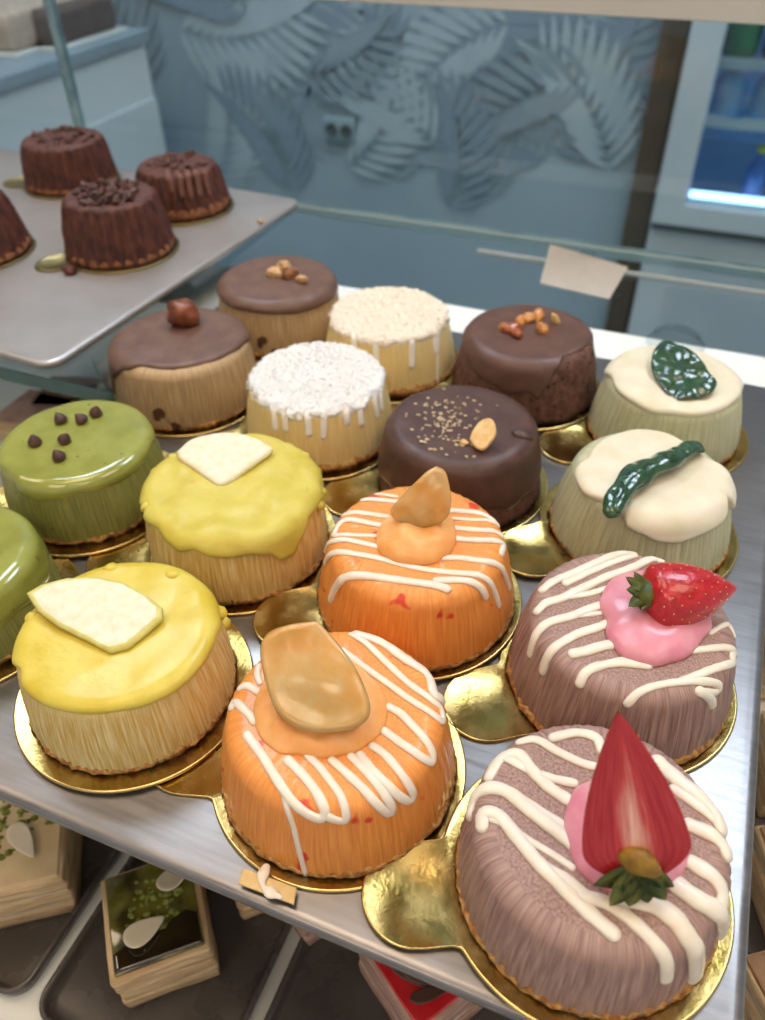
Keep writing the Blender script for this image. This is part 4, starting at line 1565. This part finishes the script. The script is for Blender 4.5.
struct('wall_right', box((.72, WY, FLZ), (3.0, WY + .1, CLZ)), wall_m)
struct('wall_left', box((-3.3, -2.0, FLZ), (-3.2, WY + .1, CLZ)), mat('side_wall', '#b9bdb9', '#c2c6c2', 3, rough=.7))
struct('wall_recess', box((-.2, 2.45, FLZ), (.9, 2.55, CLZ)), mat('recess_wall', '#6a6a66', rough=.8))
struct('floor', box((-3.3, -2.2, FLZ - .05), (3.0, 2.55, FLZ)), mat('floor_tile', '#8d8a84', '#98958e', 6, rough=.3))
struct('ceiling', box((-3.3, -2.2, CLZ), (3.0, 2.55, CLZ + .05)), mat('ceiling_paint', '#d9d8d2', '#dedcd7', 6, rough=.8))
struct('trim_1', box((-.152, WY - .03, FLZ), (-.105, WY + .1, CLZ), .003), mat('brown_wood', '#4b4238', '#5d5140', 14, (1, 1, .15), rough=.5, bump=.2))

# wall socket
p = aty(341, 129, WY)
t = thing('wall_socket', 'pale blue-grey double socket on the leaf-patterned wall', 'socket', (p.x, WY - .0005, p.z))
obj('plate', box((-.038, -.011, -.026), (.038, 0, .026), .003), mat('socket_plate', '#8aa0a8', rough=.4), t)
for s in (-.018, .018):
    bm = bmesh.new()
    lathe(bm, [(0, .0005), (.0105, .0005), (.012, .0025), (.012, .0035), (.0140, .0035), (.0140, 0)], 28)
    o = obj('socket_well', bm, mat('socket_dark', '#3d4a50', rough=.5), t, True, (s, -.0112, 0))
    o.rotation_euler = (PI / 2, 0, 0)

# ------------------------------------------------------------------ drinks fridge
FY = 1.66
FX0, FX1 = -.098, .60
fr = thing('drinks_fridge', 'tall white glass-door drinks fridge glowing blue inside', 'fridge', (.25, 1.95, FLZ))


def fpart(name, bm, mt, parent=None, smooth=False):
    o = obj(name, bm, mt, parent or fr, smooth)
    if parent is None:
        o.location = Vector((0, 0, 0)) - Vector((.25, 1.95, FLZ))
    return o


fw_ = mat('fridge_white', '#b9c6cf', '#c0ccd4', 10, rough=.35)
zb_ = aty(690, 205, FY).z      # bottom of the window
zl_ = aty(660, 213, FY).z - .02
fblue = mat('fridge_liner', '#7fa6c8', '#88aed0', 6, rough=.4)
fpart('side_panel', box((FX0, FY + .05, zb_ - .0495), (FX0 + .03, 2.268, .919)), fw_)
fpart('side_panel', box((FX1 - .03, FY + .05, zb_ - .0495), (FX1, 2.268, .919)), fw_)
fpart('back_panel', box((FX0, 2.27, zb_ - .0495), (FX1, 2.30, .919)), fw_)
fpart('top_panel', box((FX0, FY + .05, .92), (FX1, 2.30, .95)), fw_)
fpart('cabinet_base', box((FX0, FY + .02, FLZ + .002), (FX1, 2.30, zb_ - .0505)), fw_)
for lo_, hi_ in (((FX0 + .0305, FY + .06, zb_ - .044), (FX0 + .034, 2.262, .918)), ((FX1 - .034, FY + .06, zb_ - .044), (FX1 - .0305, 2.262, .918)),
                 ((FX0 + .0305, 2.2625, zb_ - .044), (FX1 - .0305, 2.269, .918)), ((FX0 + .0305, FY + .06, zb_ - .050), (FX1 - .0305, 2.269, zb_ - .0445))):
    fpart('liner_panel', box(lo_, hi_), fblue)
bm = bmesh.new()
z0 = zb_ - .045
add_box(bm, (FX0, FY, z0), (FX0 + .058, FY + .045, .95), .004)
add_box(bm, (FX1 - .058, FY, z0), (FX1, FY + .045, .95), .004)
add_box(bm, (FX0 + .05, FY, z0), (FX1 - .05, FY + .045, zb_), .004)
add_box(bm, (FX0 + .05, FY, .89), (FX1 - .05, FY + .045, .95), .004)
d_ = fpart('door_frame', bm, fw_)
o = obj('door_glass', box((FX0 + .05, FY + .018, zb_ - .004), (FX1 - .05, FY + .024, .895)), M['glass'], d_, False)
fpart('seal_gap', box((FX0 + .004, FY + .008, z0 - .012), (FX1 - .004, FY + .05, z0 - .0005)), mat('seal', '#454c52', rough=.6))
led = mat('fridge_led', '#cfe6ff', emit='#b4d8ff', estr=5)
fpart('light_strip', box((FX0 + .06, FY + .062, zb_ - .0440), (FX1 - .06, FY + .074, zb_ + .004)), led)
fpart('light_strip', box((FX1 - .048, FY + .062, zb_), (FX1 - .038, FY + .075, .9)), mat('fridge_led_side', '#cfe6ff', emit='#a9d2ff', estr=16))
wire = mat('fridge_shelf', '#c6d3d8', rough=.3, metal=.3)
SHY = 1.80
sh = [aty(740, 122, SHY - .05).z, aty(740, 62, SHY - .05).z]
for z in (sh[0], sh[1], sh[1] + .34):
    bm = bmesh.new()
    add_box(bm, (FX0 + .036, SHY - .055, z - .012), (FX1 - .036, SHY - .045, z + .006), .001)
    for k in range(22):
        add_box(bm, (FX0 + .04 + k * .0285, SHY - .045, z - .004), (FX0 + .044 + k * .0285, 2.26, z), 0)
    fpart('shelf', bm, wire)
bt_blue = mat('water_bottle', '#8fb6da', '#9fc3e4', 40, rough=.1, trans=.2)
cap_b = mat('blue_cap', '#b4dcf6', '#c0e4fa', 40, rough=.3)
bt_green = mat('green_can', '#2f7d52', '#3c8f60', 40, rough=.25)
lab_d = mat('can_top', '#9db5ae', rough=.3, metal=.6)


def bottle(x, y, z, h, r, mb, mc, name, label, cat, group, shape=0):
    t = thing(name, label, cat, (x, y, z), group)
    bm = bmesh.new()
    if shape == 0:
        lathe(bm, [(0, .001), (r * .9, 0), (r, .006), (r, h * .25), (r * .95, h * .28), (r, h * .31), (r, h * .62), (r * .8, h * .74), (r * .42, h * .86), (r * .40, h * .93), (0, h * .93)], 24)
        obj('bottle_body', bm, mb, t)
        bm = bmesh.new()
        lathe(bm, [(r * .46, h * .90), (r * .48, h * .91), (r * .48, h * .995), (r * .4, h), (0, h)], 20)
        obj('bottle_cap', bm, mc, t)
    else:
        lathe(bm, [(0, .001), (r * .8, 0), (r, .008), (r, h * .9), (r * .85, h * .97)], 24)
        obj('can_body', bm, mb, t)
        bm = bmesh.new()
        lathe(bm, [(r * .86, h * .965), (r * .88, h), (r * .8, h), (r * .78, h * .985), (0, h * .985)], 24)
        obj('can_lid', bm, mc, t)
    return t


for k in range(7):
    x = FX0 + .085 + k * .072
    bottle(x, SHY + .0, sh[0] + .0008, .085, .027, bt_blue, cap_b, 'water_bottle', 'blue-capped water bottle standing on the middle fridge shelf', 'bottle', 'blue capped bottles in the fridge')
    bottle(x, SHY + .0, sh[1] + .0008, .125, .033, bt_green, lab_d, 'drink_can', 'green drinks can standing on the upper fridge shelf', 'can', 'green cans in the fridge', 1)
p = aty(762, 152, SHY)
bottle(p.x, SHY, zb_ - .0438, p.z - (zb_ - .044) + .012, .02, mat('dark_bottle', '#33568a', rough=.2), mat('yellow_cap', '#b9b22c', rough=.4), 'water_bottle', 'bottle with yellow cap standing at the bottom of the fridge', 'bottle', None)

# ------------------------------------------------------------------ white counter at the left
ct = thing('side_counter', 'white counter with blue-grey worktop standing at left against the patterned wall', 'counter', (-1.5, 1.0, FLZ))


def ctp(name, bm, mt):
    o = obj(name, bm, mt, ct, False)
    o.location = Vector((0, 0, 0)) - Vector((-1.5, 1.0, FLZ))
    return o


ctp('cabinet', box((-1.82, .30, FLZ), (-1.190, 1.60, -.098), .004), mat('counter_white', '#d3dadc', '#d9dfe1', 5, rough=.4))
ctp('front_panel', box((-1.1898, .32, FLZ + .1), (-1.184, 1.598, -.205), .002), mat('counter_panel', '#cdd5d8', rough=.4))
ctp('worktop', box((-1.86, .28, -.0975), (-1.178, 1.605, -.074), .003), mat('counter_top', '#8496a0', '#8d9fa8', 8, rough=.35))
# cake slabs and rolls on that counter
CT = 'blurred bakes on the side counter'
for k, (px, py, w, l, h, col, col2, lb) in enumerate((
        (55, 45, .16, .22, .07, '#b09a88', '#c0ab98', 'pinkish beige cake slab on the side counter nearest the glass joint'),
        (10, 42, .13, .15, .05, '#c9c0a8', '#d8d0bb', 'cream cake slab on the side counter at upper left corner'),
        (98, 22, .14, .20, .08, '#4a3c36', '#5c4c44', 'dark brown cake slab on the side counter far end'))):
    p = at(px, py, -.074)
    sx, sy = p.x - .08, min(p.y, 1.48)
    if k == 2:
        sx, sy, h = -1.285, 1.46, max(.06, aty(92, 8, 1.42).z + .0735)
    t = thing('cake_slab', lb, 'cake', (sx, sy, -.0735), CT)
    bm = box((-w / 2, -l / 2, .006), (w / 2, l / 2, h), .012, 3)
    bmesh.ops.subdivide_edges(bm, edges=bm.edges[:], cuts=2, use_grid_fill=True)
    for v in bm.verts:
        v.co += Vector((nz(v.co.x, v.co.y, v.co.z, 30), nz(v.co.y, v.co.z, k, 30), nz(v.co.x, v.co.y, k + 4, 30))) * .004
    obj('slab', bm, mat('slab_%s' % ('pink', 'cream', 'brown')[k], col, col2, 60, rough=.7, bump=.4), t)
    obj('base_board', box((-w / 2 - .012, -l / 2 - .012, 0), (w / 2 + .012, l / 2 + .012, .0058), .002), mat('slab_board', '#d6d6d0', rough=.4), t, False)

# ------------------------------------------------------------------ lights
warm = (1.0, .86, .70)
for k, (x, y) in enumerate(((-.35, .15), (.85, .15), (-1.6, .15), (-1.0, 1.1), (.4, 1.2), (-.35, -1.1), (.85, -1.1))):  # unseen panels added overhead: warm over the cakes, cool to brighten the background
    t = thing('added_light_panel', 'square unseen overhead panel added to light the scene', 'added light', (x, y, CLZ), 'added overhead light panels')
    obj('frame', box((-.32, -.32, -.02), (.32, .32, 0), .003), M['white_paint'], t, False)
    far = y > .9
    em = mat('panel_glow', '#ffffff', emit=('#ffe3c4' if not far else '#dcecff'), estr=(8 if not far else 18))
    obj('diffuser', box((-.30, -.30, -.026), (.30, .30, -.0201), .001), em, t, False)

w = bpy.data.worlds.new('world')
S.world = w
w.use_nodes = True
w.node_tree.nodes['Background'].inputs[0].default_value = (.92, .94, 1.0, 1)
w.node_tree.nodes['Background'].inputs[1].default_value = .6

S.view_settings.view_transform = 'Standard'
S.view_settings.look = 'None'
S.view_settings.gamma = 1
S.view_settings.exposure = -0.17
S.view_settings.use_curve_mapping = False
try:
    S.cycles.use_denoising = True
    S.cycles.max_bounces = 8
    S.cycles.transparent_max_bounces = 12
    S.cycles.caustics_reflective = False
    S.cycles.caustics_refractive = False
except Exception:
    pass
